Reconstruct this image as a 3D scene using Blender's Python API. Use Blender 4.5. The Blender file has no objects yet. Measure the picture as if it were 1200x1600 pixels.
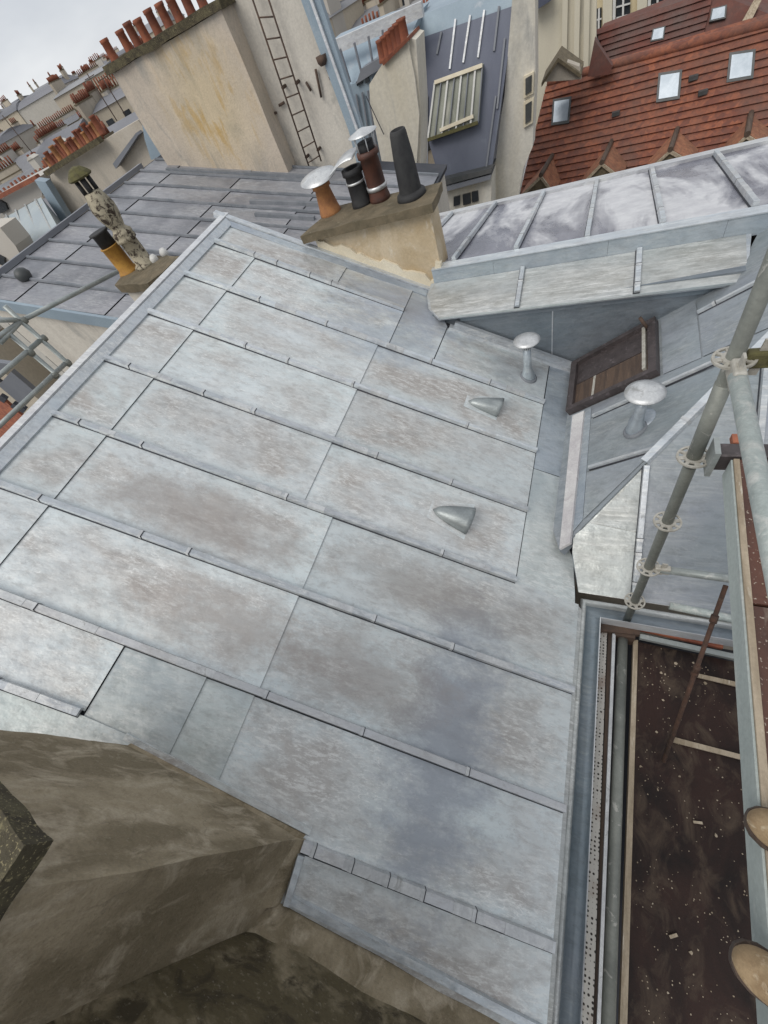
import bpy, bmesh, math, random
from mathutils import Vector, Matrix
random.seed(7)
R_ = math.radians
sc = bpy.context.scene
COL = sc.collection

# ------------------------------------------------------------------ camera
CAMM = Matrix(((0.90384, -0.08652, 0.41905), (0.29562, 0.83426, -0.46537), (-0.30937, 0.54449, 0.77964)))
# re-orthonormalise
cx = Vector(CAMM.col[0]).normalized(); cz = Vector(CAMM.col[2]); cz = (cz - cx * cx.dot(cz)).normalized(); cy = cz.cross(cx)
CAMM = Matrix((cx, cy, cz)).transposed()
FPX = 630.0
cam = bpy.data.cameras.new('camera'); cam_o = bpy.data.objects.new('camera', cam); COL.objects.link(cam_o)
cam.sensor_fit = 'VERTICAL'; cam.sensor_height = 32.0; cam.lens = FPX / 1600 * 32.0
cam.clip_start = 0.02; cam.clip_end = 6000
cam_o.matrix_world = CAMM.to_4x4()
sc.camera = cam_o
# ------------------------------------------------------------------ light
SUN_EL, SUN_AZ = 52.0, 205.0
w = bpy.data.worlds.new('World'); sc.world = w; w.use_nodes = True
nt = w.node_tree; nt.nodes.clear()
out = nt.nodes.new('ShaderNodeOutputWorld'); bg = nt.nodes.new('ShaderNodeBackground')
sky = nt.nodes.new('ShaderNodeTexSky'); sky.sky_type = 'NISHITA'; sky.sun_disc = False
sky.sun_elevation = R_(SUN_EL); sky.sun_rotation = R_(SUN_AZ); sky.air_density = 1.0; sky.dust_density = 2.0
tc = nt.nodes.new('ShaderNodeTexCoord'); mp = nt.nodes.new('ShaderNodeMapping'); mp.inputs['Scale'].default_value = (1, 1, 2.6)
nz = nt.nodes.new('ShaderNodeTexNoise'); nz.inputs['Scale'].default_value = 2.6; nz.inputs['Detail'].default_value = 5; nz.inputs['Roughness'].default_value = 0.5
cr = nt.nodes.new('ShaderNodeValToRGB')
cr.color_ramp.elements[0].position = 0.36; cr.color_ramp.elements[0].color = (4.9, 5.15, 5.55, 1)
cr.color_ramp.elements[1].position = 0.68; cr.color_ramp.elements[1].color = (7.2, 7.35, 7.5, 1)
mx = nt.nodes.new('ShaderNodeMixRGB'); mx.inputs[0].default_value = 0.93
L = nt.links.new
L(tc.outputs['Generated'], mp.inputs['Vector']); L(mp.outputs[0], nz.inputs['Vector']); L(nz.outputs['Fac'], cr.inputs[0])
L(sky.outputs[0], mx.inputs[1]); L(cr.outputs[0], mx.inputs[2]); L(mx.outputs[0], bg.inputs[0]); L(bg.outputs[0], out.inputs[0])
bg.inputs[1].default_value = 0.10
sun = bpy.data.lights.new('sun', 'SUN'); sun.energy = 1.5; sun.angle = R_(35); sun.color = (1, 0.96, 0.9)
so = bpy.data.objects.new('sun', sun); COL.objects.link(so)
az = R_(SUN_AZ)
sdir = Vector((math.sin(az) * math.cos(R_(SUN_EL)), math.cos(az) * math.cos(R_(SUN_EL)), math.sin(R_(SUN_EL))))
so.rotation_euler = sdir.to_track_quat('Z', 'Y').to_euler(); so.location = (0, 0, 30)
sc.view_settings.view_transform = 'Standard'; sc.view_settings.look = 'None'
sc.view_settings.exposure = 0.36; sc.view_settings.gamma = 1.0

# ------------------------------------------------------------------ projection helpers: turn a picture point into a place on a chosen plane
def W(u, v): return (CAMM @ Vector(((u - 600) / FPX, -(v - 800) / FPX, -1.0)))
def at_x(u, v, x): d = W(u, v); return d * (x / d.x)
def at_y(u, v, y): d = W(u, v); return d * (y / d.y)
def at_z(u, v, z): d = W(u, v); return d * (z / d.z)
def proj(p): c = CAMM.transposed() @ Vector(p); return 600 - FPX * c.x / c.z, 800 + FPX * c.y / c.z
def top_h(base, v):     # how tall a thing standing at base is, when its top reaches picture row v
    lo, hi = 0.0, 5.0
    for _ in range(40):
        mid = (lo + hi) / 2
        if proj(base + Vector((0, 0, mid)))[1] > v: lo = mid
        else: hi = mid
    return lo
class Plane:   # z = z0 + tx x + ty y
    def __init__(s, z0, tx=0.0, ty=0.0): s.z0, s.tx, s.ty = z0, tx, ty; s.n = Vector((-tx, -ty, 1)).normalized()
    def z(s, x, y): return s.z0 + s.tx * x + s.ty * y
    def p(s, x, y, h=0.0): return Vector((x, y, s.z(x, y))) + s.n * h
    def hit(s, u, v):
        d = W(u, v); return d * (s.z0 / (d.z - s.tx * d.x - s.ty * d.y))
MAIN = Plane(-3.4, -0.5384)
RA = Plane(-3.233, 0.666)
RB = Plane(-3.45 - 0.573 * 1.47, 0, 0.573)
N1 = Plane(-4.11, -0.268)
BK = Plane(-2.23 + 0.194 * 4.6, 0, -0.194)
GZ = -20.0
# ------------------------------------------------------------------ mesh helpers
ROOTLOC = {}
class MB:
    def __init__(s): s.bm = bmesh.new()
    def face(s, pts, mi=0):
        f = s.bm.faces.new([s.bm.verts.new(p) for p in pts]); f.material_index = mi; return f
    def hexa(s, a, b, mi=0):      # two matching loops -> closed solid
        va = [s.bm.verts.new(p) for p in a]; vb = [s.bm.verts.new(p) for p in b]; n = len(a)
        fs = [s.bm.faces.new(va[::-1]), s.bm.faces.new(vb)]
        for i in range(n): fs.append(s.bm.faces.new((va[i], va[(i + 1) % n], vb[(i + 1) % n], vb[i])))
        for f in fs: f.material_index = mi
        return s
    def box(s, x0, x1, y0, y1, z0, z1, mi=0):
        return s.hexa([Vector(p) for p in ((x0, y0, z0), (x1, y0, z0), (x1, y1, z0), (x0, y1, z0))], [Vector(p) for p in ((x0, y0, z1), (x1, y0, z1), (x1, y1, z1), (x0, y1, z1))], mi)
    def slab(s, pl, poly, h0, h1, mi=0):
        return s.hexa([pl.p(x, y, h0) for x, y in poly], [pl.p(x, y, h1) for x, y in poly], mi)
    def bar(s, p0, p1, up, w, h, top=1.0, base=0.0, mi=0):   # bar with a trapezoid section lying on `base` along up
        p0 = Vector(p0); p1 = Vector(p1); d = (p1 - p0).normalized(); u = (Vector(up) - d * d.dot(Vector(up))).normalized(); r = d.cross(u)
        sec = [(-w / 2, base), (w / 2, base), (w / 2 * top, base + h), (-w / 2 * top, base + h)]
        return s.hexa([p0 + r * a + u * b for a, b in sec], [p1 + r * a + u * b for a, b in sec], mi)
    def tube(s, p0, p1, r, n=12, r2=None, mi=0, cap=True):
        p0 = Vector(p0); p1 = Vector(p1); d = (p1 - p0).normalized(); a = d.orthogonal().normalized(); b = d.cross(a); r2 = r if r2 is None else r2
        A = [s.bm.verts.new(p0 + (a * math.cos(t) + b * math.sin(t)) * r) for t in [2 * math.pi * i / n for i in range(n)]]
        B = [s.bm.verts.new(p1 + (a * math.cos(t) + b * math.sin(t)) * r2) for t in [2 * math.pi * i / n for i in range(n)]]
        fs = []
        for i in range(n):
            f = s.bm.faces.new((A[i], A[(i + 1) % n], B[(i + 1) % n], B[i])); f.smooth = True; fs.append(f)
        if cap: fs += [s.bm.faces.new(A[::-1]), s.bm.faces.new(B)]
        for f in fs: f.material_index = mi
        return s
    def lathe(s, c, prof, n=20, axis=(0, 0, 1), mi=0, smooth=True):   # prof: (r, h)
        c = Vector(c); d = Vector(axis).normalized(); a = d.orthogonal().normalized(); b = d.cross(a); rings = []
        for r, h in prof:
            rings.append([s.bm.verts.new(c + d * h + (a * math.cos(2 * math.pi * i / n) + b * math.sin(2 * math.pi * i / n)) * max(r, 0.0005)) for i in range(n)])
        for A, B in zip(rings, rings[1:]):
            for i in range(n):
                f = s.bm.faces.new((A[i], A[(i + 1) % n], B[(i + 1) % n], B[i])); f.smooth = smooth; f.material_index = mi
        f = s.bm.faces.new(rings[0][::-1]); f.material_index = mi
        f = s.bm.faces.new(rings[-1]); f.material_index = mi
        return s
    def obj(s, name, mats, parent=None, smooth=False):
        loc = ROOTLOC.get(parent.name, Vector((0, 0, 0))) if parent else Vector((0, 0, 0))
        bmesh.ops.recalc_face_normals(s.bm, faces=s.bm.faces[:])
        if loc.length > 0: bmesh.ops.translate(s.bm, verts=s.bm.verts[:], vec=-loc)
        me = bpy.data.meshes.new(name); s.bm.to_mesh(me); s.bm.free()
        for m in (mats if isinstance(mats, (list, tuple)) else [mats]): me.materials.append(m)
        o = bpy.data.objects.new(name, me); COL.objects.link(o)
        if parent: o.parent = parent; ROOTLOC[o.name] = loc
        return o
def tag(o, label=None, cat=None, group=None, kind=None):
    if label: o['label'] = label
    if cat: o['category'] = cat
    if group: o['group'] = group
    if kind: o['kind'] = kind
    return o
def thing(name, label, cat, loc=(0, 0, 0), group=None):
    o = bpy.data.objects.new(name, None); o.location = loc; o.empty_display_size = 0.2; COL.objects.link(o)
    ROOTLOC[o.name] = Vector(loc); return tag(o, label, cat, group)
def wobble(o, amp, scale=1.0, seed=0, cuts=0):
    """irregular surface for old masonry: subdivide then push the vertices about"""
    from mathutils import noise
    bm = bmesh.new(); bm.from_mesh(o.data)
    if cuts: bmesh.ops.subdivide_edges(bm, edges=bm.edges[:], cuts=cuts, use_grid_fill=True)
    for v in bm.verts:
        v.co += noise.noise_vector(v.co * scale + Vector((seed, 0, 0))) * amp
    bm.to_mesh(o.data); bm.free()
def bevel(o, wd, seg=1):
    m = o.modifiers.new('bevel', 'BEVEL'); m.width = wd; m.segments = seg; m.limit_method = 'ANGLE'; m.angle_limit = R_(40); return o

# ------------------------------------------------------------------ materials
def base_mat(name, rough=0.8, metal=0.0):
    m = bpy.data.materials.new(name); m.use_nodes = True; n = m.node_tree.nodes
    b = n['Principled BSDF']; b.inputs['Roughness'].default_value = rough; b.inputs['Metallic'].default_value = metal
    return m, m.node_tree, b
def noise_node(nt, vec, scale, detail=6, rough=0.55, stretch=None, dist=0.0):
    n = nt.nodes.new('ShaderNodeTexNoise'); n.inputs['Scale'].default_value = scale; n.inputs['Detail'].default_value = detail
    n.inputs['Roughness'].default_value = rough; n.inputs['Distortion'].default_value = dist
    if stretch:
        mpn = nt.nodes.new('ShaderNodeMapping'); mpn.inputs['Scale'].default_value = stretch; nt.links.new(vec, mpn.inputs[0]); vec = mpn.outputs[0]
    nt.links.new(vec, n.inputs['Vector']); return n.outputs['Fac']
def ramp(nt, fac, lo, hi, inv=False):
    m = nt.nodes.new('ShaderNodeMapRange'); m.inputs[1].default_value = lo; m.inputs[2].default_value = hi
    m.inputs[3].default_value = 1.0 if inv else 0.0; m.inputs[4].default_value = 0.0 if inv else 1.0; m.clamp = True
    nt.links.new(fac, m.inputs[0]); return m.outputs[0]
def mix(nt, fac, c1, c2, mode='MIX'):
    m = nt.nodes.new('ShaderNodeMixRGB'); m.blend_type = mode
    for i, c in ((1, c1), (2, c2)):
        if isinstance(c, (tuple, list)): m.inputs[i].default_value = (*c, 1)
        else: nt.links.new(c, m.inputs[i])
    if isinstance(fac, (int, float)): m.inputs[0].default_value = fac
    else: nt.links.new(fac, m.inputs[0])
    return m.outputs[0]
def mul(nt, a, b):
    m = nt.nodes.new('ShaderNodeMath'); m.operation = 'MULTIPLY'
    for i, c in ((0, a), (1, b)):
        if isinstance(c, (int, float)): m.inputs[i].default_value = c
        else: nt.links.new(c, m.inputs[i])
    return m.outputs[0]
def vec_of(nt, rnd=True):
    t = nt.nodes.new('ShaderNodeTexCoord'); v = t.outputs['Object']
    if rnd:
        oi = nt.nodes.new('ShaderNodeObjectInfo'); cmb = nt.nodes.new('ShaderNodeCombineXYZ')
        r = mul(nt, oi.outputs['Random'], 37.0); nt.links.new(r, cmb.inputs[0]); nt.links.new(r, cmb.inputs[1])
        add = nt.nodes.new('ShaderNodeVectorMath'); add.operation = 'ADD'; nt.links.new(v, add.inputs[0]); nt.links.new(cmb.outputs[0], add.inputs[1])
        return v, add.outputs[0], oi.outputs['Random']
    return v, v, None
def bump(nt, b, fac, strength=0.3, dist=0.01):
    n = nt.nodes.new('ShaderNodeBump'); n.inputs['Strength'].default_value = strength; n.inputs['Distance'].default_value = dist
    nt.links.new(fac, n.inputs['Height']); nt.links.new(n.outputs[0], b.inputs['Normal'])
def stained(name, c1, c2, c3=None, scale=2.0, stretch=None, rough=0.85, metal=0.0, lo=0.4, hi=0.62, lo3=0.58, hi3=0.7, speck=None, bmp=0.3, rnd=True, bscale=60, rmix=None, crack=0):
    m, nt, b = base_mat(name, rough, metal); v, vr, r = vec_of(nt, rnd)
    col = mix(nt, ramp(nt, noise_node(nt, vr, scale, 7, 0.6, stretch, 0.4), lo, hi), c1, c2)
    if c3: col = mix(nt, ramp(nt, noise_node(nt, vr, scale * 2.3, 8, 0.65, stretch, 0.8), lo3, hi3), col, c3)
    fine = noise_node(nt, vr, bscale, 6, 0.7)
    if crack:
        vo = nt.nodes.new('ShaderNodeTexVoronoi'); vo.feature = 'DISTANCE_TO_EDGE'; vo.inputs['Scale'].default_value = crack
        dn = nt.nodes.new('ShaderNodeVectorMath'); dn.operation = 'ADD'; nn_ = nt.nodes.new('ShaderNodeTexNoise'); nn_.inputs['Scale'].default_value = 5; nn_.inputs['Detail'].default_value = 8
        nt.links.new(vr, nn_.inputs['Vector']); nt.links.new(vr, dn.inputs[0]); sc_n = nt.nodes.new('ShaderNodeVectorMath'); sc_n.operation = 'SCALE'; sc_n.inputs['Scale'].default_value = 0.35; nt.links.new(nn_.outputs['Color'], sc_n.inputs[0]); nt.links.new(sc_n.outputs[0], dn.inputs[1]); nt.links.new(dn.outputs[0], vo.inputs['Vector'])
        col = mix(nt, mul(nt, mul(nt, ramp(nt, vo.outputs['Distance'], 0.0, 0.006, True), ramp(nt, noise_node(nt, vr, 1.5, 3, 0.5), 0.5, 0.6)), 0.3), col, (0.08, 0.06, 0.045))
        col = mix(nt, mul(nt, ramp(nt, noise_node(nt, vr, 22, 10, 0.8), 0.5, 0.64), 0.45), col, mix(nt, 1.0, col, (0.55, 0.52, 0.45), 'MULTIPLY'))
        col = mix(nt, mul(nt, ramp(nt, noise_node(nt, vr, 45, 6, 0.7), 0.58, 0.68), 0.35), col, (0.5, 0.44, 0.34))
    if speck: col = mix(nt, ramp(nt, noise_node(nt, vr, speck[1], 4, 0.5), speck[2], speck[2] + 0.05), col, speck[0])
    col = mix(nt, mul(nt, ramp(nt, fine, 0.3, 0.7), 0.22), col, (0.02, 0.02, 0.02), 'MIX')
    if rnd and rmix:
        col = mix(nt, mul(nt, ramp(nt, r, 0, 1), 1.0), col, mix(nt, 1.0, col, rmix, 'MULTIPLY'))
    nt.links.new(col, b.inputs['Base Color'])
    if bmp: bump(nt, b, fine, bmp, 0.01)
    return m
def zinc_mat(name, cool, lilac, warm, dark, warm_amt=0.8, dark_amt=0.0, scr_amt=0.6, rough=0.46, metal=0.42, stretch=(0.45, 1, 0.6), sc=1.9, stains=(), light=0.5):
    m, nt, b = base_mat(name, rough, metal); v, vr, r = vec_of(nt, True)
    # the rim of each sheet weathers paler than its middle
    t = nt.nodes.new('ShaderNodeTexCoord'); sp = nt.nodes.new('ShaderNodeSeparateXYZ'); nt.links.new(t.outputs['Generated'], sp.inputs[0])
    def tri(o):
        q = nt.nodes.new('ShaderNodeMath'); q.operation = 'PINGPONG'; q.inputs[1].default_value = 0.5; nt.links.new(o, q.inputs[0]); return q.outputs[0]
    wv = nt.nodes.new('ShaderNodeMath'); wv.operation = 'MULTIPLY_ADD'; nt.links.new(noise_node(nt, vr, 4.0, 5, 0.6), wv.inputs[0]); wv.inputs[1].default_value = 0.5; wv.inputs[2].default_value = -0.25
    def plus(a_, b_):
        q = nt.nodes.new('ShaderNodeMath'); q.operation = 'ADD'; nt.links.new(a_, q.inputs[0]); nt.links.new(b_, q.inputs[1]); return q.outputs[0]
    inner = mul(nt, ramp(nt, plus(tri(sp.outputs[1]), wv.outputs[0]), 0.02, 0.26), ramp(nt, plus(tri(sp.outputs[0]), wv.outputs[0]), -0.02, 0.12))
    c = mix(nt, ramp(nt, noise_node(nt, vr, 1.1, 4, 0.5), 0.35, 0.65), cool, lilac)
    blot0 = ramp(nt, noise_node(nt, vr, sc, 8, 0.62, stretch, 0.5), 0.36, 0.60)
    blot = mul(nt, blot0, inner)
    c = mix(nt, mul(nt, blot, warm_amt), c, warm)
    mott = ramp(nt, noise_node(nt, vr, 9.0, 11, 0.76, stretch, 0.3), 0.40, 0.68)
    c = mix(nt, mul(nt, mott, 0.6), c, mix(nt, light, c, (0.84, 0.85, 0.84)))
    run = ramp(nt, noise_node(nt, vr, 20.0, 12, 0.8, (0.16, 1.9, 1), 0.25), 0.50, 0.56)
    c = mix(nt, mul(nt, mul(nt, run, blot0), 1.3 * light), c, (0.72, 0.725, 0.705))
    mott2 = ramp(nt, noise_node(nt, vr, 15.0, 12, 0.8, (0.4, 1.3, 1), 0.25), 0.48, 0.62)
    c = mix(nt, mul(nt, mott2, 0.36), c, mix(nt, 1.0, warm, (0.62, 0.61, 0.62), 'MULTIPLY'))
    if dark_amt:
        d = ramp(nt, noise_node(nt, vr, 0.9, 5, 0.55), 0.5, 0.60)
        c = mix(nt, mul(nt, d, dark_amt), c, dark)
    scr = mul(nt, ramp(nt, noise_node(nt, vr, 30.0, 12, 0.8, (0.35, 1.2, 0.6), 1.8), 0.53, 0.59), ramp(nt, noise_node(nt, vr, 2.6, 4, 0.6), 0.45, 0.6))
    c = mix(nt, mul(nt, scr, scr_amt * min(1.0, light * 2.2)), c, (0.80, 0.80, 0.78))
    for cx_, cy_, rx_, ry_, amt_, col_ in stains:
        mp2 = nt.nodes.new('ShaderNodeMapping'); mp2.vector_type = 'POINT'; mp2.inputs['Location'].default_value = (-cx_ / rx_, -cy_ / ry_, 0); mp2.inputs['Scale'].default_value = (1 / rx_, 1 / ry_, 0)
        nt.links.new(v, mp2.inputs[0]); ln = nt.nodes.new('ShaderNodeVectorMath'); ln.operation = 'LENGTH'; nt.links.new(mp2.outputs[0], ln.inputs[0])
        wv2 = nt.nodes.new('ShaderNodeMath'); wv2.operation = 'MULTIPLY_ADD'; nt.links.new(noise_node(nt, v, 4.2, 12, 0.8, (0.6, 1.2, 1), 0.2), wv2.inputs[0]); wv2.inputs[1].default_value = 3.4; wv2.inputs[2].default_value = -1.7
        c = mix(nt, mul(nt, ramp(nt, plus(ln.outputs['Value'], wv2.outputs[0]), 0.4, 1.15, True), amt_), c, col_)
    spots = ramp(nt, noise_node(nt, vr, 75.0, 3, 0.6), 0.66, 0.72)
    c = mix(nt, mul(nt, spots, 0.35), c, (0.2, 0.2, 0.2))
    mr = nt.nodes.new('ShaderNodeMapRange'); mr.inputs[3].default_value = 0.88; mr.inputs[4].default_value = 1.1
    nt.links.new(r, mr.inputs[0])
    hs = nt.nodes.new('ShaderNodeHueSaturation'); nt.links.new(mr.outputs[0], hs.inputs['Value']); nt.links.new(c, hs.inputs['Color'])
    nt.links.new(hs.outputs[0], b.inputs['Base Color'])
    rr = nt.nodes.new('ShaderNodeMapRange'); rr.inputs[3].default_value = rough - 0.12; rr.inputs[4].default_value = rough + 0.22
    nt.links.new(mott, rr.inputs[0]); nt.links.new(rr.outputs[0], b.inputs['Roughness'])
    bump(nt, b, noise_node(nt, vr, 2.2, 5, 0.55), 0.5, 0.045)
    return m
MT = {}
RX, RY = 2.0, -1.0      # roof parts are measured from the building's own origin
ST = [(-0.62 + RX, 0.10 + RY, 0.30, 1.05, 0.8, (0.31, 0.335, 0.38)), (-1.9 + RX, 4.15 + RY, 0.75, 0.42, 0.7, (0.33, 0.37, 0.44)), (-1.95 + RX, 3.5 + RY, 0.7, 0.3, 0.6, (0.36, 0.41, 0.47)),
      (-0.55 + RX, 3.75 + RY, 0.45, 0.28, 0.5, (0.40, 0.45, 0.49)), (-2.6 + RX, 1.0 + RY, 0.8, 0.30, 0.65, (0.33, 0.30, 0.28)), (-2.1 + RX, 0.35 + RY, 0.6, 0.26, 0.65, (0.35, 0.315, 0.29)), (-1.15 + RX, 0.33 + RY, 0.55, 0.28, 0.6, (0.34, 0.31, 0.29)), (-1.0 + RX, 1.05 + RY, 0.7, 0.2, 0.55, (0.33, 0.31, 0.29))]
MT['zinc'] = zinc_mat('zinc', (0.58, 0.64, 0.645), (0.565, 0.60, 0.61), (0.375, 0.345, 0.318), (0.2, 0.23, 0.29), 1.0, stains=ST)
MT['zinc_wet'] = zinc_mat('zinc_wet', (0.56, 0.62, 0.63), (0.545, 0.585, 0.595), (0.37, 0.342, 0.318), (0.22, 0.25, 0.31), 0.85, stains=ST)
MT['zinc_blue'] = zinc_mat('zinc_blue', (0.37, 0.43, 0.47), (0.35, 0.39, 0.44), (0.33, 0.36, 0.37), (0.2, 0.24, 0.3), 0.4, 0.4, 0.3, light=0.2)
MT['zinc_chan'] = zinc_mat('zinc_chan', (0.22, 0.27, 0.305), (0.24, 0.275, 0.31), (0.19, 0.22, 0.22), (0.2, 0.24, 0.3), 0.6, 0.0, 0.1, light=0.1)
MT['cap_dark'] = stained('cap_dark', (0.15, 0.165, 0.185), (0.22, 0.23, 0.25), scale=3, rough=0.6, bmp=0.1)
MT['zinc_mid'] = zinc_mat('zinc_mid', (0.37, 0.40, 0.395), (0.36, 0.385, 0.385), (0.30, 0.30, 0.275), (0.2, 0.24, 0.27), 0.6, 0.0, 0.3, light=0.3)
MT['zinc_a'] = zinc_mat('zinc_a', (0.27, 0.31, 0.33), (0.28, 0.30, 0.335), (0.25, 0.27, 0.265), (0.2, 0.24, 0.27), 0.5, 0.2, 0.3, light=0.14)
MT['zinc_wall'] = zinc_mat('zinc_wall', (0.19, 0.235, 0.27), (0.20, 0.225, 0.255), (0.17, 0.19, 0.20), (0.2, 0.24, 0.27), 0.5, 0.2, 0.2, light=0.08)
MT['zinc_light'] = zinc_mat('zinc_light', (0.38, 0.405, 0.395), (0.37, 0.385, 0.385), (0.31, 0.30, 0.265), (0.3, 0.3, 0.3), 0.7, 0.0, 0.2)
MT['zinc_green'] = zinc_mat('zinc_green', (0.50, 0.555, 0.545), (0.50, 0.54, 0.55), (0.43, 0.44, 0.41), (0.25, 0.3, 0.33), 0.5, 0.5, 0.3)
MT['zinc_old'] = zinc_mat('zinc_old', (0.235, 0.245, 0.27), (0.27, 0.27, 0.295), (0.20, 0.195, 0.205), (0.13, 0.135, 0.155), 0.35, 0.55, 0.0, 0.5, 0.15, light=0.22)
def wet_mat():
    m, nt, b = base_mat('zinc_patch', 0.4, 0.2); v, vr, r = vec_of(nt, False)
    k_ = ramp(nt, noise_node(nt, v, 0.8, 10, 0.6, (1.3, 0.5, 1), 0.5), 0.46, 0.54)
    dry = mix(nt, ramp(nt, noise_node(nt, v, 5, 8, 0.7), 0.4, 0.65), (0.50, 0.50, 0.52), (0.64, 0.64, 0.65)); wet = mix(nt, ramp(nt, noise_node(nt, v, 4, 6, 0.6, (1, 0.4, 1)), 0.4, 0.7), (0.13, 0.13, 0.165), (0.25, 0.25, 0.29))
    c = mix(nt, k_, dry, wet); nt.links.new(c, b.inputs['Base Color'])
    rr = nt.nodes.new('ShaderNodeMapRange'); rr.inputs[3].default_value = 0.55; rr.inputs[4].default_value = 0.25; nt.links.new(k_, rr.inputs[0]); nt.links.new(rr.outputs[0], b.inputs['Roughness'])
    bump(nt, b, noise_node(nt, v, 3.0, 6, 0.6), 0.3, 0.02); return m
MT['zinc_patch'] = wet_mat()
MT['cap'] = zinc_mat('cap', (0.46, 0.51, 0.545), (0.48, 0.51, 0.55), (0.38, 0.38, 0.38), (0.2, 0.2, 0.25), 0.4, 0, 0.3, 0.4, 0.5)
MT['cap_light'] = zinc_mat('cap_light', (0.56, 0.58, 0.60), (0.52, 0.53, 0.56), (0.48, 0.46, 0.44), (0.3, 0.3, 0.3), 0.5, 0, 0.3, 0.45, 0.4)
MT['clip'] = stained('clip', (0.66, 0.67, 0.67), (0.5, 0.51, 0.52), (0.38, 0.38, 0.37), scale=6, rough=0.42, metal=0.5, bmp=0.15)
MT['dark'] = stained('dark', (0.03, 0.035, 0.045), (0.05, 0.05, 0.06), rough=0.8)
MT['white_lead'] = stained('white_lead', (0.62, 0.61, 0.60), (0.48, 0.46, 0.47), (0.35, 0.3, 0.32), scale=4, rough=0.7)
MT['mortar'] = stained('mortar', (0.42, 0.345, 0.235), (0.25, 0.20, 0.125), (0.54, 0.455, 0.335), scale=3.0, stretch=(1, 1, 0.5), rough=0.9, lo=0.42, hi=0.58, lo3=0.5, hi3=0.66, bmp=0.9, bscale=70, crack=1.1)
MT['mortar_moss'] = stained('mortar_moss', (0.33, 0.27, 0.175), (0.115, 0.09, 0.045), (0.06, 0.045, 0.022), scale=3.0, stretch=(1, 1, 0.8), rough=0.95, lo=0.42, hi=0.56, lo3=0.5, hi3=0.62, bmp=0.7, bscale=50, crack=1.4)
MT['stone_dark'] = stained('stone_dark', (0.045, 0.035, 0.02), (0.10, 0.085, 0.045), (0.22, 0.19, 0.10), scale=9, rough=0.95, bmp=1.0, bscale=45, speck=((0.26, 0.22, 0.12), 130, 0.6))
MT['render_beige'] = stained('render_beige', (0.50, 0.45, 0.38), (0.40, 0.35, 0.28), (0.33, 0.31, 0.27), scale=0.8, stretch=(1, 1, 0.45), rough=0.9, lo=0.4, hi=0.68, lo3=0.56, hi3=0.75, bmp=0.3, bscale=25)
MT['render_light'] = stained('render_light', (0.62, 0.58, 0.51), (0.50, 0.46, 0.40), (0.42, 0.40, 0.36), scale=1.0, stretch=(1, 1, 0.3), rough=0.9, bmp=0.2, bscale=25)
MT['render_white'] = stained('render_white', (0.68, 0.65, 0.58), (0.60, 0.55, 0.44), (0.42, 0.41, 0.38), scale=0.45, stretch=(1, 1, 0.25), rough=0.9, lo3=0.56, hi3=0.72, bmp=0.2, bscale=10)
MT['render_chim'] = stained('render_chim', (0.58, 0.48, 0.34), (0.46, 0.35, 0.21), (0.64, 0.57, 0.45), scale=2.5, stretch=(1, 1, 0.7), rough=0.9, bmp=0.3, bscale=40)
MT['cream_paint'] = stained('cream_paint', (0.76, 0.69, 0.54), (0.68, 0.60, 0.45), scale=3, rough=0.8, bmp=0.2)
MT['slab'] = stained('slab', (0.17, 0.135, 0.085), (0.11, 0.09, 0.055), (0.24, 0.2, 0.13), scale=6, rough=0.95, bmp=0.6, bscale=60)
MT['terracotta'] = stained('terracotta', (0.30, 0.095, 0.045), (0.20, 0.06, 0.032), (0.12, 0.06, 0.045), scale=5, rough=0.85, rmix=(0.7, 0.7, 0.75))
MT['terra_bright'] = stained('terra_bright', (0.42, 0.19, 0.07), (0.28, 0.12, 0.05), (0.12, 0.06, 0.03), scale=6, rough=0.8)
MT['brown_clay'] = stained('brown_clay', (0.10, 0.035, 0.02), (0.055, 0.022, 0.015), (0.14, 0.06, 0.04), scale=6, rough=0.6)
MT['soot'] = stained('soot', (0.014, 0.014, 0.016), (0.03, 0.03, 0.03), scale=8, rough=0.75)
MT['yellow_clay'] = stained('yellow_clay', (0.48, 0.25, 0.04), (0.36, 0.17, 0.03), (0.16, 0.09, 0.03), scale=7, rough=0.7, lo3=0.6, hi3=0.75)
MT['grey_clay'] = stained('grey_clay', (0.42, 0.37, 0.27), (0.28, 0.25, 0.18), (0.045, 0.03, 0.02), scale=5, rough=0.85, lo3=0.5, hi3=0.58)
MT['moss'] = stained('moss', (0.12, 0.11, 0.04), (0.08, 0.07, 0.03), scale=20, rough=0.95, bmp=0.8)
MT['galv'] = stained('galv', (0.40, 0.43, 0.42), (0.30, 0.33, 0.32), (0.52, 0.53, 0.51), scale=5, rough=0.5, metal=0.4, bmp=0.15)
MT['tube'] = stained('tube', (0.27, 0.28, 0.25), (0.20, 0.21, 0.19), (0.46, 0.45, 0.41), scale=5, rough=0.55, metal=0.35, lo3=0.6, hi3=0.66, bmp=0.2)
MT['tube_light'] = stained('tube_light', (0.52, 0.57, 0.54), (0.42, 0.47, 0.45), (0.66, 0.67, 0.63), scale=8, rough=0.6, metal=0.2, lo3=0.5, hi3=0.65, bmp=0.3)
MT['rosette'] = stained('rosette', (0.50, 0.48, 0.43), (0.38, 0.36, 0.31), (0.24, 0.2, 0.15), scale=20, rough=0.6, metal=0.2)
MT['rust'] = stained('rust', (0.11, 0.055, 0.035), (0.06, 0.035, 0.025), (0.2, 0.15, 0.11), scale=12, rough=0.85)
MT['iron'] = stained('iron', (0.06, 0.04, 0.03), (0.10, 0.06, 0.04), scale=9, rough=0.8)
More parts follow.
